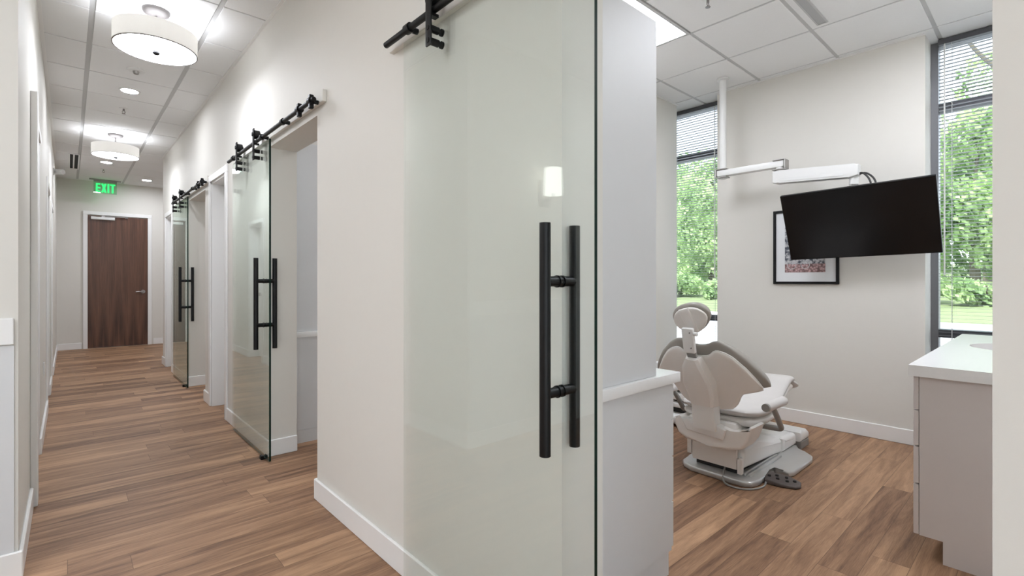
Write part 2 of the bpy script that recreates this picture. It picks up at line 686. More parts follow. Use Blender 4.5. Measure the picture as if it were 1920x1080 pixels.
# ------------------------------------------------------------------ structure: walls, floor, ceilings
def wall_x(name, x0, x1, ya, yb, openings, m):
    """wall running along Y between x0 and x1 with openings (y0, y1, head)"""
    b = MB()
    y = ya
    for (o0, o1, hd) in sorted(openings):
        if o0 > y:
            b.box(x0, x1, y, o0, 0, H)
        b.box(x0, x1, o0, o1, hd, H)
        y = o1
    b.box(x0, x1, y, yb, 0, H)
    return struct(name, b, m)

O1 = (0.065, 0.950, 2.18)
O2 = (2.815, 3.720, 2.18)
OC = (4.985, 5.600, 2.21)
O3 = (5.893, 6.810, 2.18)
O4 = (8.05, 8.60, 2.15)
wall_x('wall_right', WX, WI, -2.6, 8.95, [O1, O2, OC, O3, O4], M_['wall'])

L1 = (3.86, 4.86, 2.22)
L2 = (6.45, 7.30, 2.16)
L3 = (8.05, 8.80, 2.13)
wall_x('wall_left', LX - 0.19, LX, CY, FY, [L1, L2, L3], M_['wall'])
# rounded end of the left wall and the face turning away to the left
b = MB()
b.box(-3.4, LX - 0.19, CY, CY + 0.19, 0, H)
struct('wall_nook', b, M_['wall'])
b = MB()
b.box(LX - 0.19, 3.6, FY, FY + 0.15, 0, H)
struct('wall_far', b, M_['wall'])
b = MB()
b.box(WI, 3.6, 8.80, 8.95, 0, H)
b.box(3.45, 3.6, 8.95, FY, 0, H)
struct('wall_alcove', b, M_['wall'])
b = MB()
b.box(-3.5, -3.4, -2.7, CY, 0, H)
b.box(-3.4, -3.1, -2.75, -2.6, 0, H)
b.box(0.85, WI, -2.75, -2.6, 0, H)
b.box(-3.1, 0.85, -2.75, -2.6, 2.95, H)
struct('wall_lobby', b, M_['wall'])
# unseen shop-front glazing, added to bring daylight into the corridor
b = MB()
for xx in (-3.1, -2.13, -1.15, -0.17, 0.80):
    b.box(xx, xx + 0.05, -2.74, -2.64, 0, 2.95)
b.box(-3.1, 0.85, -2.74, -2.64, 0, 0.06)
b.box(-3.1, 0.85, -2.74, -2.64, 2.89, 2.95)
b.box(-3.1, 0.85, -2.74, -2.64, 2.25, 2.30)
w3 = struct('window_3', b, M_['frame'])
for xx in (-3.05, -2.08, -1.10, -0.12):
    b = MB()
    b.box(xx, xx + 0.92, -2.695, -2.689, 0.06, 2.89)
    b.build('window_pane', M_['pane'], w3)
# rooms behind the left-hand doorways
b = MB()
b.box(-1.6, -1.5, CY + 0.19, FY, 0, H)
struct('wall_backroom', b, M_['wall'])

# outer wall with window reveals
b = MB()
WL = (2.223, 2.845)
WR = (-0.10, 0.649)
b.box(BX, FX + 0.12, WR[1], WL[0], 0, H)
b.box(BX, FX + 0.12, -2.7, WR[0], 0, H)
b.box(BX, FX + 0.12, WL[1] + 0.09, 9.0, 0, H)
struct('wall_outer', b, M_['wall'])
b = MB()
b.box(WI, BX, PY, PY + 0.12, 0, H)
b.box(BX - 0.12, FX - 0.09, 2.835, 2.93, 0, H)
b.box(BX - 0.12, BX - 0.001, PY + 0.12, 2.835, 0, H)
struct('wall_partition', b, M_['wall'])
b = MB()
b.box(WI, FX + 0.1, QY - 0.12, QY, 0, H)
struct('wall_side', b, M_['wall'])
b = MB()
b.box(WI, BX, 4.84, 4.94, 0, H)
b.box(WI, BX, 5.66, 5.76, 0, H)
b.box(WI, BX, 7.88, 7.98, 0, H)
struct('wall_divider', b, M_['wall'])

b = MB()
b.box(-3.5, FX + 0.12, -2.75, FY + 0.15, -0.10, 0.0)
struct('floor', b, M_['floor'])

def tiled_ceiling(name, x0, x1, y0, y1, ox, oy, p, gx, gy, holes=()):
    """mineral tiles dropped between the tees; gx = width of the tees running along Y"""
    b = MB()
    b.use(M_['tile'])
    i0 = math.floor((x0 - ox) / p)
    i1 = math.ceil((x1 - ox) / p)
    j0 = math.floor((y0 - oy) / p)
    j1 = math.ceil((y1 - oy) / p)
    for i in range(i0, i1):
        for j in range(j0, j1):
            ax, bx = max(x0, ox + i * p + gx / 2), min(x1, ox + (i + 1) * p - gx / 2)
            ay, by = max(y0, oy + j * p + gy / 2), min(y1, oy + (j + 1) * p - gy / 2)
            if bx - ax < 0.005 or by - ay < 0.005:
                continue
            cx, cy = (ax + bx) / 2, (ay + by) / 2
            if any(h[0] < cx < h[1] and h[2] < cy < h[3] for h in holes):
                continue
            b.box(ax, bx, ay, by, H, H + 0.012, 0.002, 1)
    b.use(M_['tee'])
    # tee grid drawn as strips between the tiles
    for i in range(i0, i1 + 1):
        xx = ox + i * p
        if x0 <= xx <= x1:
            for (ya, yb) in cut(y0, y1, [(h[2], h[3]) for h in holes if h[0] + 0.02 < xx < h[1] - 0.02]):
                b.box(max(x0, xx - 0.02), min(x1, xx + 0.02), ya, yb, H + 0.006, H + 0.03)
    for j in range(j0, j1 + 1):
        yy = oy + j * p
        if y0 <= yy <= y1:
            for (xa, xb) in cut(x0, x1, [(h[0], h[1]) for h in holes if h[2] + 0.02 < yy < h[3] - 0.02]):
                b.box(xa, xb, max(y0, yy - 0.02), min(y1, yy + 0.02), H + 0.0065, H + 0.03)
    return struct(name, b)

def cut(a, c, spans):
    out = []
    x = a
    for s0, s1 in sorted(spans):
        if s0 > x:
            out.append((x, s0))
        x = max(x, s1)
    if x < c:
        out.append((x, c))
    return out

TRX, TRY = 2.19, 1.815     # the light fitting over the cabinets
P = 0.615
troffer_spots = [(TRX, TRY), (TRX + P, -0.03)]  # second panel is out of view, added to light the room
holes = [(x - 0.01, x + 2 * P + 0.01, y - 0.01, y + P + 0.01) for x, y in troffer_spots]
tiled_ceiling('ceiling_room', WI, FX + 0.06, QY, 2.93, 3.42, 1.815, P, 0.020, 0.026, holes)
lobby_fill_spots = [(-3.0, 1.9), (-2.1, 1.1)]  # unseen panels added as fill light for the near corridor
room_spots = [(2.2, 3.3), (2.2, 6.4), (1.75, 10.0)]  # next room's panel, then unseen ones added to light far room and alcove
holes2 = [(x - 0.01, x + 2 * P + 0.01, y - 0.01, y + P + 0.01) for x, y in lobby_fill_spots]
tiled_ceiling('ceiling_corridor', LX, WX, CY, 8.95, 0.12, 4.365, 0.637, 0.032, 0.016)
tiled_ceiling('ceiling_hall', LX, 3.45, 8.95, FY, 0.12, 4.365, 0.637, 0.032, 0.016)
b = MB()
for xa, xb, ya, yb in [(-3.4, WX, -2.6, CY)]:
    # lobby: plain ceiling around the added fill panels
    xs = sorted(set([xa, xb] + [v for h in holes2 for v in h[:2]]))
    ys = sorted(set([ya, yb] + [v for h in holes2 for v in h[2:]]))
    for x0, x1 in zip(xs, xs[1:]):
        for y0, y1 in zip(ys, ys[1:]):
            cx, cy = (x0 + x1) / 2, (y0 + y1) / 2
            if not any(h[0] < cx < h[1] and h[2] < cy < h[3] for h in holes2):
                b.box(x0, x1, y0, y1, H, H + 0.02)
struct('ceiling_lobby', b, M_['tile'])
b = MB()
b.box(WI, BX, 2.93, 4.84, H + 0.001, H + 0.02)
b.box(WI, BX, 4.94, 8.80, H, H + 0.02)
b.box(-1.5, LX - 0.19, CY + 0.19, FY, H, H + 0.02)
struct('ceiling_backrooms', b, M_['tile'])
b = MB()
b.box(-3.6, FX + 0.3, -2.8, FY + 0.2, H + 0.12, H + 0.2)  # unseen slab added to stop light leaking in above the ceilings
struct('ceiling_deck', b, M_['tile'])

# wall angle where the ceiling meets the walls
b = MB()
t = 0.022
b.box(BX - t, BX, WR[1], WL[0], H - 0.004, H + 0.004)
b.box(WI, BX, PY - t, PY, H - 0.004, H + 0.004)
b.box(WX - t, WX, CY, 8.95, H - 0.004, H + 0.004)
b.box(LX, LX + t, CY, FY, H - 0.004, H + 0.004)
b.box(LX, 3.4, FY - t, FY, H - 0.004, H + 0.004)
struct('trim_1', b, M_['trim'])

# baseboards
BH, BT = 0.115, 0.015
def base_run(b, x0, x1, y0, y1):
    b.box(x0, x1, y0, y1, 0, BH, 0.004, 1)
b = MB()
for ya, yb in [(O1[1], O2[0]), (O2[1], OC[0] - 0.062), (OC[1] + 0.062, O3[0]), (O3[1], O4[0] - 0.062), (O4[1] + 0.062, 8.95)]:
    base_run(b, WX - BT, WX, ya, yb)
for y, s in [(O1[1], -1), (O2[0], 1), (O2[1], -1), (O3[0], 1), (O3[1], -1)]:
    base_run(b, WX - BT, WI, min(y, y + s * BT), max(y, y + s * BT))
base_run(b, WX - BT, WX, -2.6, O1[0])
base_run(b, WX - BT, 3.45, 8.95, 8.95 + BT)
struct('baseboard_right', b, M_['trim'])
b = MB()
for ya, yb in [(CY, L1[0] - 0.13), (L1[1], L2[0] - 0.03), (L2[1], L3[0] - 0.03), (L3[1], FY)]:
    base_run(b, LX, LX + BT, ya, yb)
base_run(b, -3.4, LX + BT, CY - BT, CY)
for y in (L1[1], L2[1], L3[1]):
    base_run(b, LX - 0.19, LX + BT, y - BT, y)
struct('baseboard_left', b, M_['trim'])
b = MB()
base_run(b, LX, 0.18, FY - BT, FY)
base_run(b, 1.235, 3.45, FY - BT, FY)
struct('baseboard_far', b, M_['trim'])
b = MB()
base_run(b, BX - BT, BX, WR[1], WL[0])
base_run(b, 1.95, BX, PY - BT, PY)
struct('baseboard_outer', b, M_['trim'])

# chair rail and wainscot on the face turning away to the left of the corridor
b = MB()
b.box(-3.4, LX - 0.012, CY - 0.014, CY, 0.975, 1.085, 0.003, 1)
struct('trim_2', b, M_['trim'])
b = MB()
b.box(-3.4, LX - 0.012, CY - 0.006, CY, BH, 0.972)
struct('trim_3', b, M_['cab'])

# cased openings on the right
def cased(name, o, depth_leaf, leaf_mat_):
    b = MB()
    y0, y1, hd = o
    cw, ct = 0.062, 0.016
    b.box(WX - ct, WX, y0 - cw, y0, 0, hd - 0.0005, 0.003, 1)
    b.box(WX - ct, WX, y1, y1 + cw, 0, hd - 0.0005, 0.003, 1)
    b.box(WX - ct, WX, y0 - cw, y1 + cw, hd, hd + cw, 0.003, 1)
    b.box(WX, WI, y0, y0 + 0.018, 0, hd)
    b.box(WX, WI, y1 - 0.018, y1, 0, hd)
    b.box(WX, WI, y0, y1, hd - 0.018, hd)
    fr = MB()
    root = struct(name, b, M_['trim'])
    fr.box(WI - 0.045, WI - 0.005, y0 + 0.02, y1 - 0.02, 0.008, hd - 0.02, 0.003, 1)
    lf = fr.build('door_leaf', leaf_mat_, root)
    hn = MB()
    hn.cyl((WI - 0.075, y0 + 0.09, 1.02), (WI - 0.045, y0 + 0.09, 1.02), 0.024)
    hn.tube([(WI - 0.075, y0 + 0.09, 1.02), (WI - 0.078, y0 + 0.12, 1.02), (WI - 0.078, y0 + 0.2, 1.02)], 0.009)
    hn.build('lever_handle', M_['nickel'], lf)
    return root
cased('door_2', OC, 0, M_['trim'])
cased('door_3', O4, 0, M_['trim'])

# doorways on the left: deep white linings with a white door leaf set back
def left_door(name, o, out):
    b = MB()
    y0, y1, hd = o
    b.box(LX, LX + out, y0 - 0.11, y0, 0, hd + 0.06, 0.003, 1)
    b.box(LX, LX + 0.012, y0, y1, hd, hd + 0.06, 0.003, 1)
    b.box(LX - 0.19, LX + 0.004, y1 - 0.016, y1 + 0.0, 0, hd)
    b.box(LX - 0.19, LX, y0, y0 + 0.016, 0, hd)
    b.box(LX - 0.19, LX, y0, y1, hd - 0.016, hd)
    root = struct(name, b, M_['trim'])
    f = MB()
    f.box(LX - 0.185, LX - 0.145, y0 + 0.018, y1 - 0.018, 0.008, hd - 0.018, 0.003, 1)
    lf = f.build('door_leaf', M_['trim'], root)
    hn = MB()
    hn.cyl((LX - 0.145, y1 - 0.1, 1.02), (LX - 0.11, y1 - 0.1, 1.02), 0.026)
    hn.tube([(LX - 0.11, y1 - 0.1, 1.02), (LX - 0.105, y1 - 0.13, 1.02), (LX - 0.105, y1 - 0.22, 1.02)], 0.009)
    hn.build('lever_handle', M_['nickel'], lf)
    return root
left_door('door_4', L1, 0.030)
left_door('door_5', L2, 0.012)
left_door('door_6', L3, 0.012)

# far walnut door
DX0, DX1, DH = 0.259, 1.146, 2.45
b = MB()
cw = 0.062
b.box(DX0 - cw, DX0, FY - 0.03, FY, 0, DH - 0.0005, 0.003, 1)
b.box(DX1, DX1 + cw, FY - 0.03, FY, 0, DH - 0.0005, 0.003, 1)
b.box(DX0 - cw, DX1 + cw, FY - 0.03, FY, DH, DH + cw, 0.003, 1)
door1 = struct('door_1', b, M_['trim'])
b = MB()
b.box(DX0 + 0.003, DX1 - 0.003, FY - 0.012, FY - 0.002, 0.008, DH - 0.012)
leaf = b.build('door_leaf', M_['walnut'], door1)
leaf['label'] = 'walnut veneer door leaf with pointed grain'
b = MB()
b.box(0.305, 0.645, FY - 0.062, FY - 0.013, 2.365, 2.415, 0.006)
cl = b.build('door_closer', M_['white'], leaf)
b = MB()
b.box(0.47, 0.83, FY - 0.052, FY - 0.036, 2.424, 2.434)
b.box(0.455, 0.50, FY - 0.06, FY - 0.03, 2.40, 2.444)
b.box(0.80, 0.84, FY - 0.05, FY - 0.013, 2.418, 2.445)
b.build('closer_arm', M_['nickel'], leaf)
b = MB()
b.cyl((1.07, FY - 0.045, 1.03), (1.07, FY - 0.012, 1.03), 0.034, n=24)
b.tube([(1.07, FY - 0.05, 1.03), (1.05, FY - 0.062, 1.03), (1.0, FY - 0.062, 1.03), (0.955, FY - 0.058, 1.026)], 0.011, smooth=1)
b.build('lever_handle', M_['nickel'], leaf)

# windows: aluminium frames between jambs, transom and sill rail
def window(name, y0, y1, tz, sz):
    b = MB()
    fx0, fx1 = FX - 0.035, FX + 0.06
    b.use(M_['frame'])
    b.box(fx0, fx1, y0, y0 + 0.045, 0, H)
    b.box(fx0, fx1, y1 - 0.045, y1, 0, H)
    b.box(fx0, fx1, y0 + 0.045, y1 - 0.045, H - 0.035, H)
    b.box(fx0, fx1, y0 + 0.045, y1 - 0.045, 0, 0.08)
    b.use(M_['frame_dark'])
    b.box(fx0, fx1, y0 + 0.045, y1 - 0.045, tz - 0.03, tz + 0.03)
    b.box(fx0, fx1, y0 + 0.045, y1 - 0.045, sz - 0.03, sz + 0.03)
    root = struct(name, b)
    for z0, z1 in ((0.08, sz - 0.03), (sz + 0.03, tz - 0.03), (tz + 0.03, H - 0.035)):
        p = MB()
        p.box(FX + 0.012, FX + 0.018, y0 + 0.045, y1 - 0.045, z0, z1)
        p.build('window_pane', M_['pane'], root)
    return root
window('window_1', WL[0], WL[1] + 0.085, 2.575, 0.855)
window('window_2', WR[0], WR[1], 2.565, 0.835)

# ------------------------------------------------------------------ blinds
def blind(y0, y1, zbot, label, wand_y):
    bx = FX - 0.085
    root = thing('window_blind', (bx, (y0 + y1) / 2, zbot), label, 'blind')
    b = MB()
    b.box(bx - 0.02, bx + 0.02, y0, y1, H - 0.045, H - 0.004, 0.003, 1)
    b.build('headrail', M_['frame_dark'], root)
    b = MB()
    z = H - 0.07
    rot = Matrix.Rotation(R(4), 4, 'Y')
    while z > zbot + 0.02:
        b.box(bx - 0.0125, bx + 0.0125, y0 + 0.004, y1 - 0.004, z - 0.0006, z + 0.0006, rot=rot, piv=(bx, 0, z))
        z -= 0.0262
    b.build('slats', M_['slat'], root, smooth=0)
    b = MB()
    b.box(bx - 0.012, bx + 0.012, y0 + 0.002, y1 - 0.002, zbot, zbot + 0.014, 0.003, 1)
    b.build('bottom_rail', M_['slat'], root)
    for k in (0.12, 0.88) if y1 - y0 > 0.5 else (0.2, 0.8):
        b = MB()
        yy = y0 + (y1 - y0) * k
        b.cyl((bx - 0.014, yy, zbot + 0.01), (bx - 0.014, yy, H - 0.05), 0.0012, n=6)
        b.cyl((bx + 0.014, yy, zbot + 0.01), (bx + 0.014, yy, H - 0.05), 0.0012, n=6)
        b.build('ladder_cord', M_['cord'], root)
    b = MB()
    b.cyl((bx - 0.03, wand_y, 1.28), (bx - 0.03, wand_y, H - 0.06), 0.005, n=8)
    b.cyl((bx - 0.03, wand_y, H - 0.06), (bx - 0.01, wand_y, H - 0.04), 0.004, n=8)
    b.build('tilt_wand', M_['cord'], root)
    return root
blind(WL[0] + 0.05, WL[1] - 0.012, 0.10, 'narrow grey slatted blind in the window beyond the dental chair', 2.33)
blind(WR[0] + 0.05, WR[1] - 0.05, 0.10, 'grey slatted blind in the window above the sink counter', 0.56)

# ------------------------------------------------------------------ lights in the ceilings
def troffer(x, y, label, lens, cat='ceiling light'):
    root = thing('recessed_light', (x, y, H), label, cat, 'flat panel ceiling lights')
    w, d = 2 * P, P
    b = MB()
    b.box(x, x + w, y, y + 0.022, H - 0.002, H + 0.02)
    b.box(x, x + w, y + d - 0.022, y + d, H - 0.002, H + 0.02)
    b.box(x, x + 0.022, y + 0.022, y + d - 0.022, H - 0.002, H + 0.02)
    b.box(x + w - 0.022, x + w, y + 0.022, y + d - 0.022, H - 0.002, H + 0.02)
    b.build('frame', M_['tee'], root)
    b = MB()
    b.box(x + 0.022, x + w - 0.022, y + 0.022, y + d - 0.022, H + 0.012, H + 0.018)
    b.build('diffuser', lens, root)
    return root
troffer(TRX, TRY, 'glowing rectangular ceiling panel light above the tall grey cabinet', M_['lens'])
troffer(TRX + P, -0.03, 'glowing rectangular ceiling panel light over the sink side of the treatment room', M_['lens'])
for x, y in room_spots:
    r_ = thing('recessed_light', (x, y, H - 0.03), 'glowing ceiling panel in the next treatment room along the corridor' if y < 5 else
               'glowing ceiling panel in the far treatment room off the corridor' if y < 9 else
               'glowing ceiling panel in the alcove to the right of the walnut door', 'ceiling light')
    b = MB()
    b.box(x, x + 1.22, y, y + 0.61, H - 0.03, H - 0.001, 0.004, 1)
    b.build('frame', M_['tee'], r_)
    b = MB()
    b.box(x + 0.03, x + 1.19, y + 0.03, y + 0.58, H - 0.034, H - 0.0305)
    b.build('diffuser', M_['lens'] if y < 9 else M_['lens_alcove'], r_)
for i, (x, y) in enumerate(lobby_fill_spots):
    troffer(x, y, ['glowing ceiling panel light in the lobby, farther from the corridor', 'glowing ceiling panel light in the lobby, nearest the corridor mouth'][i], M_['lens_lobby'])

def drum(x, y, label):
    root = thing('drum_light', (x, y, 2.79), label, 'ceiling light', 'white drum lights along the corridor')
    b = MB()
    r0 = 0.236
    b.lathe([(r0, 2.800), (r0, 2.925), (r0 - 0.004, 2.925), (r0 - 0.004, 2.800), (r0, 2.800)], x, y, 64)
    b.build('drum_shade', M_['drum'], root)
    b = MB()
    b.lathe([(r0 + 0.0015, 2.798), (r0 + 0.0015, 2.803), (r0 - 0.006, 2.803), (r0 - 0.006, 2.798), (r0 + 0.0015, 2.798)], x, y, 64)
    b.build('shade_ring', M_['nickel'], root)
    b = MB()
    b.lathe([(0.0, 2.792), (0.06, 2.793), (0.14, 2.796), (r0 - 0.006, 2.802)], x, y, 64)
    b.build('diffuser', M_['drumlens'], root)
    b = MB()
    b.lathe([(r0 - 0.006, 2.8035), (0.06, 2.8035)], x, y, 64)
    b.build('upper_diffuser', M_['druminner'], root)
    b = MB()
    b.lathe([(0.0, 2.770), (0.016, 2.772), (0.022, 2.780), (0.022, 2.791), (0.0, 2.7915)], x, y, 24)
    b.build('finial', M_['black'], root)
    b = MB()
    b.cyl((x, y, 2.806), (x, y, H - 0.02), 0.008)
    b.build('stem', M_['nickel'], root)
    b = MB()
    b.lathe([(0.0, H - 0.040), (0.050, H - 0.038), (0.074, H - 0.022), (0.080, H - 0.008), (0.080, H - 0.001), (0.0, H - 0.001)], x, y, 40)
    b.build('canopy', M_['canopy'], root)
    return root
drum(0.442, 4.086, 'large white drum light hanging nearest in the corridor')
drum(0.440, 7.90, 'white drum light hanging farther along the corridor, towards the exit sign')

def downlight(x, y, label):
    root = thing('downlight', (x, y, H), label, 'ceiling light', 'round recessed downlights')
    b = MB()
    b.lathe([(0.085, H - 0.006), (0.085, H - 0.0005), (0.0675, H - 0.0005), (0.0675, H - 0.006), (0.085, H - 0.006)], x, y, 40)
    b.build('trim_ring', M_['white'], root)
    b = MB()
    b.lathe([(0.067, H - 0.0015), (0.0, H - 0.0015)], x, y, 40)
    b.build('lens', M_['spot'], root)
downlight(0.438, 5.98, 'round recessed downlight between the two drum lights')
downlight(0.436, 9.83, 'round recessed downlight just beyond the farther drum light')
downlight(1.06, 11.10, 'round recessed downlight right of the exit sign')

root = thing('smoke_detector', (0.437, 5.36, H), 'white round smoke detector on the ceiling behind the near drum light', 'smoke detector')
b = MB()
b.lathe([(0.0, H - 0.012), (0.06, H - 0.011), (0.066, H - 0.004), (0.066, H - 0.0005), (0.0, H - 0.0005)], 0.437, 5.36, 32)
b.build('base_plate', M_['white'], root)
b = MB()
b.lathe([(0.0, H - 0.036), (0.018, H - 0.034), (0.024, H - 0.012), (0.0, H - 0.012)], 0.437, 5.36, 24)
b.build('sensor', M_['steel'], root)

def sprinkler(x, y, label):
    root = thing('sprinkler', (x, y, H), label, 'sprinkler', 'ceiling sprinklers')
    b = MB()
    b.lathe([(0.0, H - 0.008), (0.036, H - 0.006), (0.04, H - 0.0005), (0.0, H - 0.0005)], x, y, 28)
    b.build('escutcheon', M_['white'], root)
    b = MB()
    b.cyl((x, y, H - 0.03), (x, y, H - 0.008), 0.009)
    for s in (-1, 1):
        b.tube([(x + s * 0.008, y, H - 0.028), (x + s * 0.014, y, H - 0.042), (x + s * 0.003, y, H - 0.056)], 0.003, n=8)
    b.lathe([(0.0, H - 0.062), (0.016, H - 0.06), (0.016, H - 0.057), (0.0, H - 0.055)], x, y, 16)
    b.build('sprinkler_head', M_['nickel'], root)
sprinkler(0.436, 6.63, 'small ceiling sprinkler between the nearest downlight and the farther drum light')
sprinkler(0.428, 10.46, 'small ceiling sprinkler just before the exit sign')
sprinkler(3.074, 1.51, 'small ceiling sprinkler in the treatment room')

root = thing('air_vent', (0.06, 10.1, H), 'two-slot linear air vent in the corridor ceiling beside the left wall', 'vent')
b = MB()
for xx in (0.0, 0.052, 0.110):
    b.box(xx, xx + 0.018, 9.50, 10.70, H - 0.010, H - 0.0005)
for yy in (9.482, 10.70):
    b.box(0.0, 0.128, yy, yy + 0.018, H - 0.010, H - 0.0005)
b.build('frame', M_['white'], root)
b = MB()
b.box(0.018, 0.110, 9.50, 10.70, H - 0.004, H - 0.0008)
b.build('slots', M_['slot'], root)

root = thing('slot_diffuser', (3.2, 1.10, H), 'linear slot air diffuser in the treatment room ceiling', 'vent')
b = MB()
b.box(2.3, 3.98, 1.075, 1.085, H - 0.006, H - 0.0005)
b.box(2.3, 3.98, 1.135, 1.145, H - 0.006, H - 0.0005)
b.box(3.97, 3.98, 1.085, 1.135, H - 0.006, H - 0.0005)
b.build('frame', M_['tee'], root)
b = MB()
b.box(2.3, 3.97, 1.085, 1.135, H - 0.003, H - 0.0005)
b.build('slot', mat('diffuser_blade', rgb(176, 177, 177), 0.6), root)

root = thing('security_camera', (LX, 9.35, 2.76), 'white bullet camera high on the left corridor wall', 'camera')
b = MB()
b.cyl((LX, 9.35, 2.76), (LX + 0.012, 9.35, 2.76), 0.05)
b.cyl((LX + 0.012, 9.35, 2.76), (LX + 0.05, 9.33, 2.76), 0.02)
b.build('mount', M_['white'], root)
b = MB()
b.tube([(LX + 0.02, 9.36, 2.762), (LX + 0.10, 9.28, 2.755)], 0.036, n=20)
b.build('housing', M_['white'], root)

# exit sign
EX0, EX1, EY = 0.335, 0.660, 11.55
root = thing('exit_sign', ((EX0 + EX1) / 2, EY, H), 'green lettered EXIT sign hanging above the walnut door', 'exit sign')
b = MB()
b.box(EX0 - 0.06, EX0 + 0.05, EY - 0.02, EY + 0.02, H - 0.022, H - 0.0005)
b.box(EX1 - 0.05, EX1 + 0.06, EY - 0.02, EY + 0.02, H - 0.022, H - 0.0005)
b.box(EX0, EX1, EY - 0.012, EY + 0.012, H - 0.05, H - 0.0005)
b.build('mounting_bracket', M_['nickel'], root)
b = MB()
b.box(EX0, EX1, EY - 0.004, EY + 0.004, 2.815, H - 0.05, 0.002, 1)
b.build('acrylic_panel', M_['signpane'], root)
b = MB()
zt, zb = 2.995, 2.835
yl = EY - 0.007
lw = 0.027
def bar(x0, x1, z0, z1):
    b.box(x0, x1, yl, yl + 0.003, z0, z1)
x = EX0 + 0.030
bar(x, x + lw, zb, zt)
for z in (zb, (zb + zt) / 2 - lw / 2, zt - lw):
    bar(x + lw, x + 0.064, z, z + lw)
x += 0.074
for s in (1, -1):
    b.prism([(x + (0 if s > 0 else 0.078 - lw * 1.15), zb), (x + (lw * 1.15 if s > 0 else 0.078), zb),
             (x + (0.078 if s > 0 else lw * 1.15), zt), (x + (0.078 - lw * 1.15 if s > 0 else 0), zt)], 'y', yl - 0.0005 * s, yl + 0.003)
x += 0.088
bar(x, x + lw, zb, zt)
x += lw + 0.010
bar(x, x + 0.074, zt - lw, zt)
bar(x + 0.037 - lw / 2, x + 0.037 + lw / 2, zb, zt - lw)
ob = b.build('exit_lettering', M_['sign'], root)
ob['label'] = 'glowing green letters EXIT'

# wall outlets on the left wall
root = thing('wall_outlet', (LX, 5.64, 0.50), 'white wall outlet low on the left corridor wall', 'outlet')
b = MB()
b.box(LX, LX + 0.008, 5.60, 5.68, 0.44, 0.56, 0.003, 1)
b.build('cover_plate', M_['white'], root)
b = MB()
b.box(LX + 0.008, LX + 0.011, 5.62, 5.66, 0.455, 0.49, 0.002, 1)
b.box(LX + 0.008, LX + 0.011, 5.62, 5.66, 0.51, 0.545, 0.002, 1)
b.build('sockets', M_['white'], root)

# wall lamp on the face left of the corridor (seen mirrored in the near glass door)
sx, sy, sz = -0.95, CY, 2.06
root = thing('wall_lamp', (sx, sy, sz), 'white cylinder shaded lamp on the lobby wall, mirrored in the near glass door', 'wall lamp')
b = MB()
b.box(sx - 0.055, sx + 0.055, sy - 0.02, sy, sz - 0.20, sz + 0.02, 0.003, 1)
b.tube([(sx, sy - 0.02, sz - 0.15), (sx, sy - 0.11, sz - 0.15), (sx, sy - 0.11, sz - 0.05)], 0.008, smooth=1)
b.build('lamp_arm', M_['nickel'], root)
b = MB()
b.lathe([(0.078, sz - 0.11), (0.070, sz + 0.11), (0.067, sz + 0.11), (0.075, sz - 0.11), (0.078, sz - 0.11)], sx, sy - 0.11, 40)
b.build('lamp_shade', M_['sconce'], root)

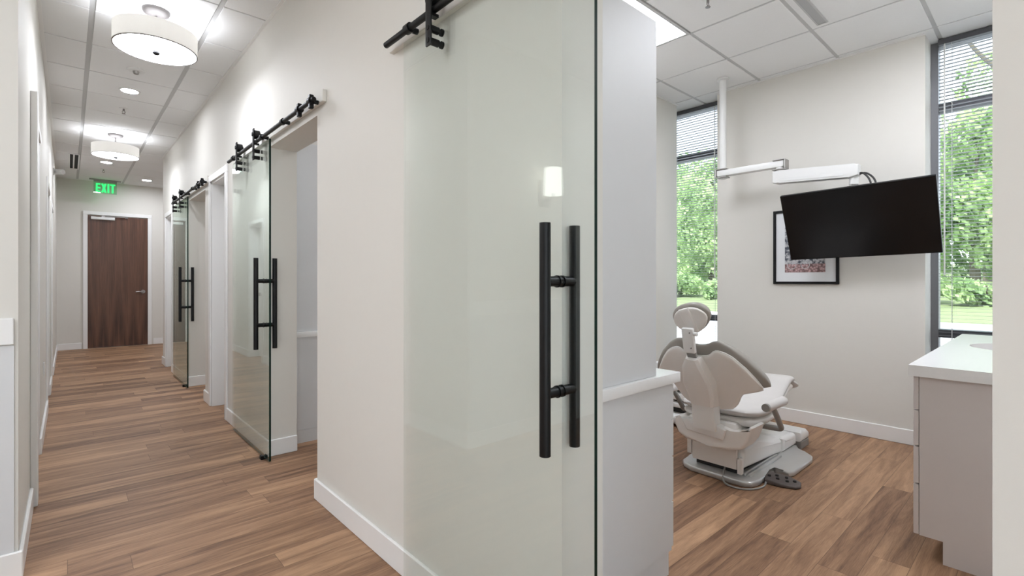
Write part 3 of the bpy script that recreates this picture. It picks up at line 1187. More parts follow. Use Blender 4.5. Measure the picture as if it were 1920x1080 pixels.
# ------------------------------------------------------------------ sliding glass doors
GX0, GX1 = 1.010, 1.022
RX, RZ = 0.990, 2.228
GT = 2.205
def glass_door(y0, y1, hy, strap_ys, label):
    root = thing('sliding_glass_door', (GX0, (y0 + y1) / 2, 0.012), label, 'glass door', 'sliding glass doors along the corridor')
    b = MB()
    b.use(M_['glass'])
    vs = {}
    for i, x in enumerate((GX0, GX1)):
        for j, y in enumerate((y0, y1)):
            for k, z in enumerate((0.012, GT)):
                vs[i, j, k] = b.bm.verts.new((x, y, z))
    def F(*q):
        f = b.bm.faces.new([vs[c] for c in q])
        f.material_index = b.mi
    F((0, 0, 0), (0, 1, 0), (0, 1, 1), (0, 0, 1))
    F((1, 0, 0), (1, 0, 1), (1, 1, 1), (1, 1, 0))
    b.use(M_['edge'])
    F((0, 0, 0), (0, 0, 1), (1, 0, 1), (1, 0, 0))
    F((0, 0, 0), (1, 0, 0), (1, 1, 0), (0, 1, 0))
    b.use(M_['glass'])
    F((0, 1, 0), (1, 1, 0), (1, 1, 1), (0, 1, 1))
    F((0, 0, 1), (0, 1, 1), (1, 1, 1), (1, 0, 1))
    b.build('glass_panel', None, root, smooth=0)
    # pull handle: one bar on each side, two bridging posts
    for s, xx in ((0, GX0 - 0.052), (1, GX1 + 0.058)):
        b = MB()
        b.cyl((xx, hy, 0.765), (xx, hy, 1.397), 0.0155, n=28)
        b.build('handle_bar', M_['black'], root)
    for z in (0.932, 1.238):
        b = MB()
        b.cyl((GX0 - 0.052, hy, z), (GX1 + 0.058, hy, z), 0.0142, n=20)
        b.cyl((GX0 - 0.006, hy, z), (GX0 - 0.001, hy, z), 0.0172, n=20)
        b.cyl((GX1 + 0.001, hy, z), (GX1 + 0.006, hy, z), 0.0172, n=20)
        b.build('handle_post', M_['black'], root)
    for ys in strap_ys:
        b = MB()
        b.box(0.966, 0.974, ys - 0.0175, ys + 0.0175, 2.092, 2.315, 0.003, 2)
        st = b.build('hanger_strap', M_['black'], root)
        b = MB()
        b.cyl((0.974, ys, RZ + 0.046), (1.008, ys, RZ + 0.046), 0.031, n=32)
        b.cyl((0.960, ys, RZ + 0.046), (0.966, ys, RZ + 0.046), 0.014, n=20)
        b.cyl((1.008, ys, RZ + 0.046), (1.016, ys, RZ + 0.046), 0.016, n=20)
        b.build('roller_wheel', M_['black'], st)
        b = MB()
        b.box(0.974, 1.006, ys - 0.012, ys + 0.012, RZ - 0.026, RZ - 0.015)
        b.build('anti_lift_block', M_['black'], st)
        for z in (2.112, 2.158):
            b = MB()
            b.cyl((0.974, ys, z), (GX0, ys, z), 0.0135, n=20)
            b.cyl((GX1, ys, z), (GX1 + 0.008, ys, z), 0.0135, n=20)
            b.cyl((0.963, ys, z), (0.966, ys, z), 0.010, n=20)
            b.build('clamp_bolt', M_['black'], st)
    return root

def door_rail(y0, y1, stops, stands, label, b0, b1):
    root = thing('door_rail', (WX, (y0 + y1) / 2, RZ), label, 'door rail', 'black rails of the sliding glass doors')
    b = MB()
    b.cyl((RX, y0, RZ), (RX, y1, RZ), 0.0125, n=24)
    b.build('rail_tube', M_['black'], root)
    b = MB()
    b.box(WX - 0.022, WX, b0, b1, 2.222, 2.288, 0.002, 1)
    bo = b.build('mounting_board', M_['wall'], root)
    bo['label'] = 'painted wooden mounting board behind the rail'
    for y in stands:
        b = MB()
        b.cyl((RX, y, RZ), (WX - 0.022, y, RZ), 0.012, n=20)
        b.cyl((RX, y - 0.016, RZ), (RX, y + 0.016, RZ), 0.019, n=20)
        b.build('standoff', M_['black'], root)
    for y in stops:
        b = MB()
        b.cyl((RX, y - 0.018, RZ), (RX, y + 0.018, RZ), 0.021, n=20)
        b.box(RX - 0.012, RX + 0.012, y - 0.012, y + 0.012, RZ - 0.042, RZ + 0.034, 0.003, 1)
        b.build('rail_stop', M_['black'], root)
    return root

glass_door(0.800, 1.775, 0.927, (1.525, 1.00), 'glass sliding door in the foreground with a tall black bar handle')
glass_door(3.575, 4.575, 3.690, (3.800, 4.270), 'glass sliding door in the middle, beside the second doorway along the corridor')
glass_door(6.665, 7.720, 6.782, (6.90, 7.39), 'farthest glass sliding door, near the walnut exit door')
door_rail(-0.06, 1.885, (-0.02,), (0.1, 0.75, 1.15, 1.70), 'black barn door rail above the foreground glass door', -0.08, 1.93)
door_rail(2.700, 4.62, (2.93, 2.745), (2.745, 3.22, 3.66, 4.45), 'black barn door rail above the middle glass door', 2.68, 4.60)
door_rail(5.670, 7.60, (5.90, 5.71), (5.71, 6.20, 6.62, 7.50), 'black barn door rail above the farthest glass door', 5.66, 7.62)
for y, lab in ((1.02, 'small black floor guide under the foreground glass door'), (3.70, 'small black floor guide under the middle glass door'),
               (6.83, 'small black floor guide under the farthest glass door')):
    root = thing('floor_guide', (GX0, y, 0), lab, 'door guide')
    b = MB()
    b.box(GX0 - 0.022, GX0 - 0.003, y - 0.02, y + 0.02, 0, 0.026, 0.003, 1)
    b.box(GX1 + 0.002, GX1 + 0.008, y - 0.02, y + 0.02, 0, 0.026, 0.002, 1)
    b.box(GX0 - 0.022, GX1 + 0.008, y - 0.02, y + 0.02, 0.0, 0.008)
    b.build('guide_channel', M_['black'], root)

# ------------------------------------------------------------------ cabinets along the corridor wall, treatment room
def wall_cabinets(y0, y1, lab):
    base = thing('base_cabinet', (WI, y0, 0), lab['base'], 'cabinet')
    b = MB()
    b.box(WI + 0.003, 1.895, y0, y1, 0.10, 0.808)
    b.build('carcass', M_['cab'], base)
    b = MB()
    b.box(WI + 0.003, 1.878, y0 + 0.004, y1, 0.0, 0.0985)
    b.build('toe_kick', M_['cab'], base)
    n = 4
    wd = (y1 - y0) / 3
    hs = [(0.112, 0.30), (0.305, 0.49), (0.495, 0.65), (0.655, 0.80)]
    for k in range(3):
        for z0, z1 in hs:
            b = MB()
            b.box(1.896, 1.914, y0 + k * wd + 0.002, y0 + (k + 1) * wd - 0.002, z0, z1, 0.001, 1)
            b.build('drawer', M_['cab'], base)
    top = MB()
    top.box(WI + 0.003, 1.938, y0 - 0.018, y1, 0.809, 0.852, 0.003, 2)
    t = top.build('worktop', M_['quartz'], None, base=(WI, y0, 0.809))
    tag(t, lab['top'], 'worktop')
    up = thing('wall_cabinet', (WI, y0, 0.853), lab['upper'], 'cabinet')
    b = MB()
    b.box(WI + 0.003, 1.775, y0, y0 + 0.02, 0.8535, 2.295)
    b.build('end_panel', M_['cab'], up)
    b = MB()
    b.box(WI + 0.003, 1.755, y0 + 0.02, y1, 1.545, 2.285)
    b.build('carcass', M_['cab'], up)
    for k in range(3):
        b = MB()
        b.box(1.776, 1.794, y0 + 0.01 + k * wd, y0 + (k + 1) * wd - 0.003, 1.54, 2.285, 0.001, 1)
        b.build('door', M_['cab'], up)
wall_cabinets(1.090, 2.62, {'base': 'grey base cabinet with drawers right beside the foreground glass door',
                            'top': 'white worktop edge running behind the foreground glass door',
                            'upper': 'tall grey upper cabinet with full end panel beside the foreground glass door'})
wall_cabinets(3.86, 4.83, {'base': 'grey base cabinet seen through the second doorway',
                           'top': 'white worktop edge seen through the second doorway',
                           'upper': 'pale grey upper cabinet seen through the second doorway'})

# sink cabinet on the right
SY = 0.410
base = thing('sink_cabinet', (2.83, 0.1, 0), 'taupe cabinet with four drawers at the right edge of the doorway', 'cabinet')
b = MB()
SX0, SX1 = 2.832, 4.71
b.prism([(-0.215, 0.0), (0.330, 0.0), (0.330, 0.10), (SY, 0.10), (SY, 0.812), (-0.215, 0.812)], 'x', SX0, SX1)
b.build('carcass', M_['cab_taupe'], base)
for x0, x1 in ((SX0, 3.30), (3.305, 3.90), (3.905, SX1)):
    for z0, z1 in ((0.102, 0.325), (0.331, 0.494), (0.500, 0.656), (0.662, 0.808)):
        b = MB()
        b.box(x0 + 0.001, x1 - 0.001, SY + 0.002, SY + 0.021, z0, z1, 0.001, 1)
        b.build('drawer', M_['cab_taupe'], base)
# worktop with an oval cut-out
CT0, CT1 = 0.8135, 0.862
scx, scy, sra, srb = 3.94, 0.12, 0.24, 0.22
b = MB()
outer = [(2.805, -0.215), (4.715, -0.215), (4.715, 0.445), (2.805, 0.445)]
N = 48
inn = [(scx + sra * math.cos(2 * PI * i / N), scy + srb * math.sin(2 * PI * i / N)) for i in range(N)]
def ray_rect(a):
    dx, dy = math.cos(a), math.sin(a)
    ts = []
    if dx > 1e-9: ts.append((4.715 - scx) / dx)
    if dx < -1e-9: ts.append((2.805 - scx) / dx)
    if dy > 1e-9: ts.append((0.445 - scy) / dy)
    if dy < -1e-9: ts.append((-0.215 - scy) / dy)
    k = min(ts)
    return (scx + dx * k, scy + dy * k)
angs = [2 * PI * i / N for i in range(N)]
corn = [math.atan2(c[1] - scy, c[0] - scx) % (2 * PI) for c in outer]
allang = sorted(set(angs + corn))
ring_o = [ray_rect(a) for a in allang]
ring_i = [(scx + sra * math.cos(a), scy + srb * math.sin(a)) for a in allang]
vo = {}
for nm, ring in (('o', ring_o), ('i', ring_i)):
    for zi, z in ((0, CT0), (1, CT1)):
        vo[nm, zi] = [b.bm.verts.new((p[0], p[1], z)) for p in ring]
K = len(allang)
for i in range(K):
    j = (i + 1) % K
    b.bm.faces.new((vo['o', 1][i], vo['o', 1][j], vo['i', 1][j], vo['i', 1][i]))
    b.bm.faces.new((vo['o', 0][j], vo['o', 0][i], vo['i', 0][i], vo['i', 0][j]))
    b.bm.faces.new((vo['o', 0][i], vo['o', 0][j], vo['o', 1][j], vo['o', 1][i]))
    b.bm.faces.new((vo['i', 0][j], vo['i', 0][i], vo['i', 1][i], vo['i', 1][j]))
t = b.build('worktop', M_['quartz'], None, base=(2.83, 0.1, CT0))
tag(t, 'white worktop with an oval sink cut-out under the right window', 'worktop')
b = MB()
prof = [(1.02, CT0 - 0.001), (1.0, CT0 - 0.02), (0.92, CT0 - 0.10), (0.6, CT0 - 0.14), (0.0, CT0 - 0.15)]
rings = []
for k, z in prof:
    if k == 0:
        rings.append([b.bm.verts.new((scx, scy, z))])
    else:
        rings.append([b.bm.verts.new((scx + sra * k * math.cos(a), scy + srb * k * math.sin(a), z)) for a in angs])
for ra, rb in zip(rings, rings[1:]):
    for i in range(N):
        j = (i + 1) % N
        if len(rb) == 1:
            b.bm.faces.new((ra[i], ra[j], rb[0]))
        else:
            b.bm.faces.new((ra[i], ra[j], rb[j], rb[i]))
t = b.build('sink_basin', M_['white'], None, base=(scx, scy, CT0 - 0.15))
tag(t, 'oval white sink basin set in the right worktop', 'sink')

# ------------------------------------------------------------------ picture
root = thing('framed_picture', (BX, 1.45, 1.21), 'black framed street photograph on the wall behind the television', 'picture')
y0, y1, z0, z1 = 1.195, 1.702, 1.210, 1.862
fw = 0.022
b = MB()
b.box(BX - 0.022, BX - 0.001, y0, y0 + fw, z0, z1, 0.002, 1)
b.box(BX - 0.022, BX - 0.001, y1 - fw, y1, z0, z1, 0.002, 1)
b.box(BX - 0.022, BX - 0.001, y0 + fw, y1 - fw, z0, z0 + fw, 0.002, 1)
b.box(BX - 0.022, BX - 0.001, y0 + fw, y1 - fw, z1 - fw, z1, 0.002, 1)
b.build('frame', M_['black'], root)
b = MB()
b.box(BX - 0.010, BX - 0.002, y0 + fw, y1 - fw, z0 + fw, z1 - fw)
b.build('mount', M_['paper'], root)
b = MB()
b.box(BX - 0.0125, BX - 0.0102, 1.294, 1.607, 1.312, 1.765)
pr = b.build('photograph', M_['print'], None, base=(BX, 1.45, 1.25))
pr.parent = root
pr.location = (0, 0, 0.04)
b = MB()
for (wy, wz, wr) in ((1.552, 1.375, 0.034), (1.445, 1.378, 0.033)):
    pts = [(BX - 0.0135, wy + wr * math.cos(2 * PI * i / 28), wz + wr * math.sin(2 * PI * i / 28)) for i in range(29)]
    b.tube(pts, 0.0028, n=6)
b.tube([(BX - 0.0135, 1.552, 1.375), (BX - 0.0135, 1.50, 1.43), (BX - 0.0135, 1.445, 1.378)], 0.002, n=6)
b.build('bicycle_image', mat('pale_print', rgb(205, 206, 208), 0.6), pr)

# ------------------------------------------------------------------ television and its ceiling arm
root = thing('monitor_arm', (4.40, 2.02, H), 'white jointed arm hanging from the ceiling by a pole, carrying the television', 'monitor arm')
b = MB()
b.cyl((4.40, 2.02, 2.16), (4.40, 2.02, H - 0.001), 0.029, n=28)
b.lathe([(0.029, H - 0.02), (0.05, H - 0.015), (0.05, H - 0.001), (0.0, H - 0.001)], 4.40, 2.02, 28)
b.build('ceiling_pole', M_['white'], root)
b = MB()
b.box(4.355, 4.445, 1.975, 2.072, 2.168, 2.178, 0.003, 1)
b.box(4.355, 4.445, 1.975, 2.072, 2.240, 2.250, 0.003, 1)
b.box(4.355, 4.445, 2.064, 2.074, 2.170, 2.250, 0.003, 1)
b.build('pole_knuckle', M_['steel'], root)
b = MB()
b.box(4.365, 4.435, 1.50, 2.062, 2.182, 2.236, 0.006, 2)
b.build('upper_arm', M_['white'], root)
b = MB()
b.box(4.355, 4.445, 1.494, 1.585, 2.236, 2.244, 0.003, 1)
b.box(4.355, 4.445, 1.486, 1.496, 2.165, 2.244, 0.003, 1)
b.box(4.355, 4.445, 1.486, 1.59, 2.158, 2.166, 0.003, 1)
b.build('elbow_bracket', M_['steel'], root)
b = MB()
b.cyl((4.40, 1.535, 2.10), (4.40, 1.535, 2.182), 0.034, n=24)
b.build('elbow_pin', M_['white'], root)
b = MB()
b.prism([(1.585, 2.055), (1.585, 2.150), (1.50, 2.150), (1.02, 2.118), (0.985, 2.11), (0.985, 2.03), (1.05, 2.012), (1.06, 2.03), (1.52, 2.055), (1.55, 2.045)], 'x', 4.355, 4.445, 0.008, 3)
b.build('spring_arm', M_['white'], root)
b = MB()
b.prism([(1.52, 2.085), (1.52, 2.060), (1.08, 2.036), (1.08, 2.056)], 'x', 4.352, 4.356)
b.build('cover_seam', mat('arm_cover', rgb(222, 222, 220), 0.4), root)
b = MB()
b.cyl((4.40, 1.022, 1.965), (4.40, 1.022, 2.04), 0.03, n=24)
b.cyl((4.40, 1.022, 1.86), (4.40, 1.022, 1.97), 0.018, n=20)
b.build('swivel', M_['white'], root)

TVc = Vector((4.408, 1.014, 1.678))
yaw, pit, rol = 3.179, -0.428, 0.028
nrm = Vector((math.cos(yaw) * math.cos(pit), math.sin(yaw) * math.cos(pit), math.sin(pit)))
rt = Vector((0, 0, 1)).cross(nrm).normalized()
upv = nrm.cross(rt)
r2 = rt * math.cos(rol) + upv * math.sin(rol)
u2 = upv * math.cos(rol) - rt * math.sin(rol)
def tvp(a, c, d):
    return TVc + r2 * a + u2 * c + nrm * d
def tvbox(b, a0, a1, c0, c1, d0, d1, bev=0.0):
    bb = MB()
    bb.box(a0, a1, c0, c1, d0, d1, bev)
    vm = {}
    for v in bb.bm.verts:
        vm[v] = b.bm.verts.new(tvp(*v.co))
    for f in bb.bm.faces:
        nf = b.bm.faces.new([vm[v] for v in f.verts])
        nf.material_index = b.mi
    bb.bm.free()
tv = thing('television', tuple(tvp(0, -0.28, -0.03)), 'large black flat screen television tilted down on the white ceiling arm', 'television')
b = MB()
tvbox(b, -0.4825, 0.4825, -0.28, 0.28, -0.035, -0.001, 0.004)
b.build('casing', M_['black'], tv)
b = MB()
tvbox(b, -0.478, 0.478, -0.272, 0.276, -0.001, 0.0)
b.build('screen', M_['screen'], tv)
b = MB()
tvbox(b, -0.12, 0.12, -0.12, 0.12, -0.05, -0.035)
b.build('wall_mount_plate', M_['black'], tv)
b = MB()
b.tube([tuple(tvp(0, 0.06, -0.05)), tuple(tvp(0, 0.1, -0.10)), (4.40, 1.022, 1.90)], 0.018, n=12)
b.build('mount_arm', M_['white'], tv)
for k, (dy, s) in enumerate(((0.0, 0.05), (-0.03, 0.02))):
    b = MB()
    b.tube([(4.40, 0.992, 2.045 - k * 0.01), (4.40, 0.965 + dy * 0.5, 2.05), (4.40, 0.925 + dy, 2.0), (4.38, 0.905 + dy, 1.93), tuple(tvp(0.11 - dy, 0.20, -0.045))], 0.0065, n=8, smooth=2)
    b.build('cable', M_['rubber'], tv)

# ------------------------------------------------------------------ dental chair
YC = 1.455
chair = thing('dental_chair', (3.2, YC, 0), 'grey and white dental chair seen from behind, on a metal floor plate', 'dental chair')
def cp(name, mb, m):
    return mb.build(name, m, chair)

# floor plate
b = MB()
b.prism([(3.035, 1.655), (3.005, 1.60), (3.00, 1.33), (3.005, 1.25), (3.03, 1.215), (3.10, 1.195), (3.20, 1.205), (3.32, 1.235),
         (3.40, 1.225), (3.36, 1.16), (3.36, 1.125), (3.40, 1.105), (3.74, 1.105), (3.80, 1.12), (3.87, 1.19), (3.88, 1.25),
         (3.97, 1.27), (3.97, 1.64), (3.2, 1.70), (3.08, 1.69)], 'z', 0.0, 0.036, 0.012, 3)
cp('floor_plate', b, M_['basemetal'])
b = MB()
for yy in (1.262, 1.288):
    b.box(3.10, 3.62, yy - 0.008, yy + 0.008, 0.03, 0.052, 0.006, 2)
cp('plate_rib', b, M_['basemetal'])
# low link under the seat, with its covers
b = MB()
b.prism([(3.075, 0.075), (3.085, 0.19), (3.11, 0.21), (3.30, 0.20), (3.70, 0.135), (3.715, 0.125), (3.715, 0.045), (3.69, 0.035)], 'y', 1.285, 1.635, 0.028, 5)
cp('link_cover', b, M_['cover'])
b = MB()
b.box(3.10, 3.66, 1.33, 1.60, 0.03, 0.10)
cp('link_frame', b, M_['rubber'])
b = MB()
b.prism([(3.722, 0.034), (3.722, 0.126), (3.74, 0.138), (3.92, 0.132), (3.965, 0.12), (3.975, 0.09), (3.975, 0.034)], 'y', 1.275, 1.645, 0.03, 5)
cp('pivot_cover', b, M_['cover'])
b = MB()
b.use(M_['cover'])
b.prism([(3.985, 0.055), (3.985, 0.12), (4.01, 0.14), (4.11, 0.13), (4.15, 0.105), (4.155, 0.055)], 'y', 1.245, 1.70, 0.025, 4)
b.use(M_['greytube'])
b.box(3.99, 4.15, 1.25, 1.695, 0.0, 0.056, 0.004, 1)
cp('front_pedestal', b, None)
# rear panel of the lift with its two brackets
b = MB()
b.prism([(3.052, 0.075), (3.045, 0.12), (3.050, 0.205), (3.07, 0.205), (3.07, 0.075)], 'y', 1.315, 1.605, 0.004, 2)
cp('rear_panel', b, M_['cream'])
for yy in (1.296, 1.622):
    b = MB()
    b.box(3.04, 3.075, yy - 0.014, yy + 0.014, 0.055 if yy < 1.5 else 0.105, 0.205 if yy > 1.5 else 0.15, 0.004, 2)
    cp('side_bracket', b, M_['cream'])
b = MB()
b.box(3.07, 3.25, 1.34, 1.58, 0.10, 0.30, 0.01)
cp('lift_column', b, M_['rubber'])
# cradle that carries the back and the arms
b = MB()
cr = [(1.685, 0.345), (1.680, 0.30), (1.655, 0.25), (1.60, 0.222), (1.45, 0.212), (1.32, 0.212), (1.25, 0.235), (1.215, 0.285), (1.185, 0.375),
      (1.203, 0.380), (1.225, 0.345), (1.255, 0.322), (1.315, 0.335), (1.385, 0.352), (1.535, 0.352), (1.60, 0.345), (1.65, 0.345), (1.67, 0.352)]
b.prism(cr, 'x', 2.955, 3.15, 0.018, 4)
cp('back_cradle', b, M_['cream'])
b = MB()
b.prism([(1.63, 0.355), (1.585, 0.285), (1.355, 0.270), (1.335, 0.335), (1.385, 0.357), (1.535, 0.357)], 'x', 2.940, 2.99, 0.010, 3)
cp('cradle_cap', b, M_['shell_l'])
b = MB()
b.box(3.0, 3.3, 1.30, 1.61, 0.30, 0.37, 0.02)
cp('seat_support', b, M_['shell'])

# seat and leg rest: one long upholstered pad
prof = [(3.03, 0.462), (3.12, 0.450), (3.22, 0.445), (3.34, 0.452), (3.46, 0.475), (3.58, 0.508), (3.70, 0.540), (3.80, 0.556), (3.88, 0.553), (3.96, 0.535)]
wid = [(3.03, 0.20), (3.10, 0.245), (3.22, 0.265), (3.40, 0.262), (3.58, 0.235), (3.75, 0.21), (3.88, 0.195), (3.96, 0.17)]
def interp(tab, x):
    if x <= tab[0][0]:
        return tab[0][1]
    for (a, va), (c, vc) in zip(tab, tab[1:]):
        if x <= c:
            k = (x - a) / (c - a)
            k = k * k * (3 - 2 * k) if len(tab) < 4 else k
            return va + (vc - va) * k
    return tab[-1][1]
def seat_fn(zofs, crown):
    def fn(s, t, n):
        # s runs along the chair, t across
        w = interp(wid, s)
        dish = crown * (t / max(w, 0.01)) ** 2
        return (s, YC + t, interp(prof, s) + zofs + dish + n)
    return fn
b = MB()
b.slab(3.965, lambda s: interp(wid, s), lambda s: -interp(wid, s), seat_fn(-0.035, 0.012), -0.035, 0.035, ns=44, ntt=22, smin=3.03, ex=7)
cp('seat_cushion', b, M_['seatvinyl'])
b = MB()
b.slab(3.93, lambda s: interp(wid, s) - 0.012, lambda s: -interp(wid, s) + 0.012, seat_fn(-0.085, 0.012), -0.045, 0.035, ns=44, ntt=22, smin=3.045, ex=8)
cp('seat_shell', b, M_['shell'])
b = MB()
b.slab(4.125, lambda s: 0.165 - 0.6 * max(0, s - 4.06), lambda s: -0.165 + 0.6 * max(0, s - 4.06),
       lambda s, t, n: (s, YC + t, 0.505 - (s - 3.93) * 0.36 + n), -0.028, 0.028, ns=24, ntt=16, smin=3.93, ex=6)
cp('toe_pad', b, M_['seatvinyl'])

# backrest
REC = R(25)
def bk(k, x0=2.97):
    def fn(s, t, n):
        return (x0 - t * math.sin(REC) + n * math.cos(REC) + k * s * s, YC + s, 0.5 + t * math.cos(REC) + n * math.sin(REC))
    return fn
tab_ct = [(0, 0.372), (0.05, 0.378), (0.085, 0.398), (0.115, 0.409), (0.15, 0.402), (0.20, 0.370), (0.27, 0.303), (0.32, 0.235), (0.35, 0.186), (0.363, 0.150)]
tab_cb = [(0, -0.045), (0.10, -0.040), (0.16, 0.0), (0.20, 0.06), (0.23, 0.098), (0.28, 0.112), (0.333, 0.122), (0.363, 0.132)]
tab_st = [(0, 0.318), (0.06, 0.323), (0.085, 0.338), (0.105, 0.360), (0.125, 0.366), (0.165, 0.355), (0.205, 0.330), (0.262, 0.264), (0.305, 0.196), (0.333, 0.142)]
tab_sb = [(0, -0.060), (0.088, -0.056), (0.148, -0.040), (0.175, -0.010), (0.198, 0.032), (0.21, 0.062), (0.225, 0.080), (0.28, 0.100), (0.333, 0.122)]
b = MB()
b.slab(0.363, lambda s: interp(tab_ct, abs(s)), lambda s: interp(tab_cb, abs(s)), bk(0.35), 0.004, 0.085, mid=0.030, ns=56, ntt=26, ex=5)
cp('back_cushion', b, M_['vinyl'])
b = MB()
b.slab(0.333, lambda s: interp(tab_st, abs(s)), lambda s: interp(tab_sb, abs(s)), bk(0.35), -0.016, 0.012, mid=0.0, ns=56, ntt=26, ex=14)
cp('back_shell', b, M_['shell'])
# light bead round the shell
b = MB()
pts = []
fnb = bk(0.35)
for i in range(41):
    s = -0.333 + 0.666 * i / 40
    pts.append(fnb(s, interp(tab_st, abs(s)) - 0.002, -0.002))
b.tube(pts, 0.0045, n=8)
cp('shell_bead', b, M_['shell_l'])
# spine cover: folded panel leaning with the back, then dropping to the cradle
def sp_(s, t, n):
    return (2.955 - t * math.sin(REC) - n * math.cos(REC), YC + 0.008 + s, 0.5 + t * math.cos(REC) - n * math.sin(REC))
b = MB()
sec = [(0.315, 0.055, 0.040, 0.055), (0.26, 0.085, 0.058, 0.062), (0.14, 0.105, 0.095, 0.066), (0.045, 0.092, 0.087, 0.062)]
rows = []
for t_, wl, wr, dp in sec:
    row = [sp_(wl, t_, 0.0), sp_(wl - 0.008, t_, dp * 0.8), sp_(wl - 0.03, t_, dp), sp_(-wr + 0.025, t_, dp), sp_(-wr + 0.006, t_, dp * 0.75), sp_(-wr, t_, 0.0)]
    rows.append(row)
for wl, wr, x, z in ((0.080, 0.078, 2.890, 0.470),):
    rows.append([(2.99, YC + 0.008 + wl, z), (x + 0.012, YC + 0.008 + wl - 0.008, z), (x, YC + wl - 0.02, z), (x, YC - wr + 0.03, z), (x + 0.012, YC + 0.008 - wr + 0.006, z), (2.99, YC + 0.008 - wr, z)])
vr = [[b.bm.verts.new(p) for p in row] for row in rows]
for r0_, r1_ in zip(vr, vr[1:]):
    for i in range(5):
        b.bm.faces.new((r0_[i], r0_[i + 1], r1_[i + 1], r1_[i]))
    b.bm.faces.new((r0_[5], r0_[0], r1_[0], r1_[5]))
b.bm.faces.new(vr[0])
b.bm.faces.new(list(reversed(vr[-1])))
es = [e for e in b.bm.edges if len(e.link_faces) == 2 and e.calc_face_angle(0) > R(25)]
bmesh.ops.bevel(b.bm, geom=es, offset=0.006, segments=3, affect='EDGES', profile=0.5)
cp('spine_cover', b, M_['shell'])
b = MB()
b.prism([(2.897, 0.470), (2.985, 0.470), (2.99, 0.32), (2.920, 0.318)], 'y', YC - 0.068, YC + 0.078, 0.008, 3)
cp('lower_spine', b, M_['shell_l'])
# head rest post and head rest
PR = R(12)
def post(a, t, n):
    t -= 0.42
    return (2.757 - t * math.sin(PR) + n * math.cos(PR), YC + 0.018 + a, 0.880 + t * math.cos(PR) + n * math.sin(PR))
b = MB()
b.box(-0.036, 0.036, 0.345, 0.500, -0.012, 0.016, 0.006, 3)
for v in b.bm.verts:
    v.co = Vector(post(v.co.x, v.co.y, v.co.z))
cp('headrest_post', b, M_['shell_l'])
b = MB()
b.box(-0.030, 0.030, 0.305, 0.36, -0.008, 0.012, 0.004, 2)
for v in b.bm.verts:
    v.co = Vector((2.935 - v.co.y * math.sin(REC) + v.co.z * math.cos(REC), YC + 0.02 + v.co.x, 0.5 + v.co.y * math.cos(REC) + v.co.z * math.sin(REC)))
cp('post_collar', b, M_['greytube'])
b = MB()
for tt in (0.38, 0.475):
    p0 = post(-0.018, tt, -0.011)
    b.cyl(p0, (p0[0] - 0.006, p0[1], p0[2] - 0.003), 0.004, n=10)
    cp('screw', b, M_['greytube'])
    b = MB()
kn = post(-0.036, 0.465, 0.0)
b.cyl(kn, (kn[0], kn[1] - 0.022, kn[2]), 0.012, n=16)
cp('post_knob', b, M_['shell_l'])
HR = R(22)
ROLL = R(-16)
def hd(s, t, n):
    s2 = s * math.cos(ROLL) - t * math.sin(ROLL)
    t2 = s * math.sin(ROLL) + t * math.cos(ROLL)
    return (2.785 - t2 * math.sin(HR) + n * math.cos(HR) + 0.8 * s * s, YC + 0.030 + s2, 1.012 + t2 * math.cos(HR) + n * math.sin(HR))
hw = 0.126
def head_top(s, k=1.0):
    q = min(1.0, abs(s) / (hw * k))
    return 0.088 * k * (1 - q ** 2.6) ** 0.55
def head_bot(s, k=1.0):
    q = min(1.0, abs(s) / (hw * k))
    return -0.098 * k * (1 - q ** 1.9) ** 0.7
b = MB()
b.slab(hw, lambda s: head_top(s) + 0.0008, lambda s: head_bot(s) - 0.0008, hd, -0.004, 0.070, mid=0.022, ns=36, ntt=20, ex=4)
cp('head_cushion', b, M_['vinyl'])
b = MB()
kk = 0.89
b.slab(hw * kk, lambda s: head_top(s, kk) - 0.0094, lambda s: head_bot(s, kk) - 0.0106, hd, -0.012, 0.012, mid=0.0, ns=36, ntt=18, ex=10)
hs = cp('head_shell', b, M_['shell'])
b = MB()
rail = []
for sgn in (0.032,):
    b.slab(0.034, lambda s: 0.072, lambda s: -0.085, hd, -0.026, -0.004, mid=-0.014, ns=10, ntt=12, ex=8)
cp('head_bracket', b, M_['shell'])

# arms
for sgn in (-1, 1):
    yy = YC + sgn * 0.325
    b = MB()
    b.tube([(3.02, yy, 0.500), (3.04, yy, 0.500), (3.28, yy, 0.497), (3.30, yy, 0.497)], [0.022, 0.028, 0.028, 0.022], n=20)
    cp('arm_pad', b, M_['seatvinyl'])
    b = MB()
    b.cyl((3.005, yy, 0.500), (3.022, yy, 0.500), 0.023, 0.024, n=20)
    cp('arm_end_cap', b, M_['greytube'])
    b = MB()
    b.tube([(3.12, yy, 0.478), (3.17, yy, 0.43), (3.235, yy, 0.355), (3.255, yy, 0.33), (3.255, yy - sgn * 0.02, 0.325), (3.22, yy - sgn * 0.17, 0.33)], 0.0165, n=16, smooth=2)
    cp('arm_tube', b, M_['greytube'])

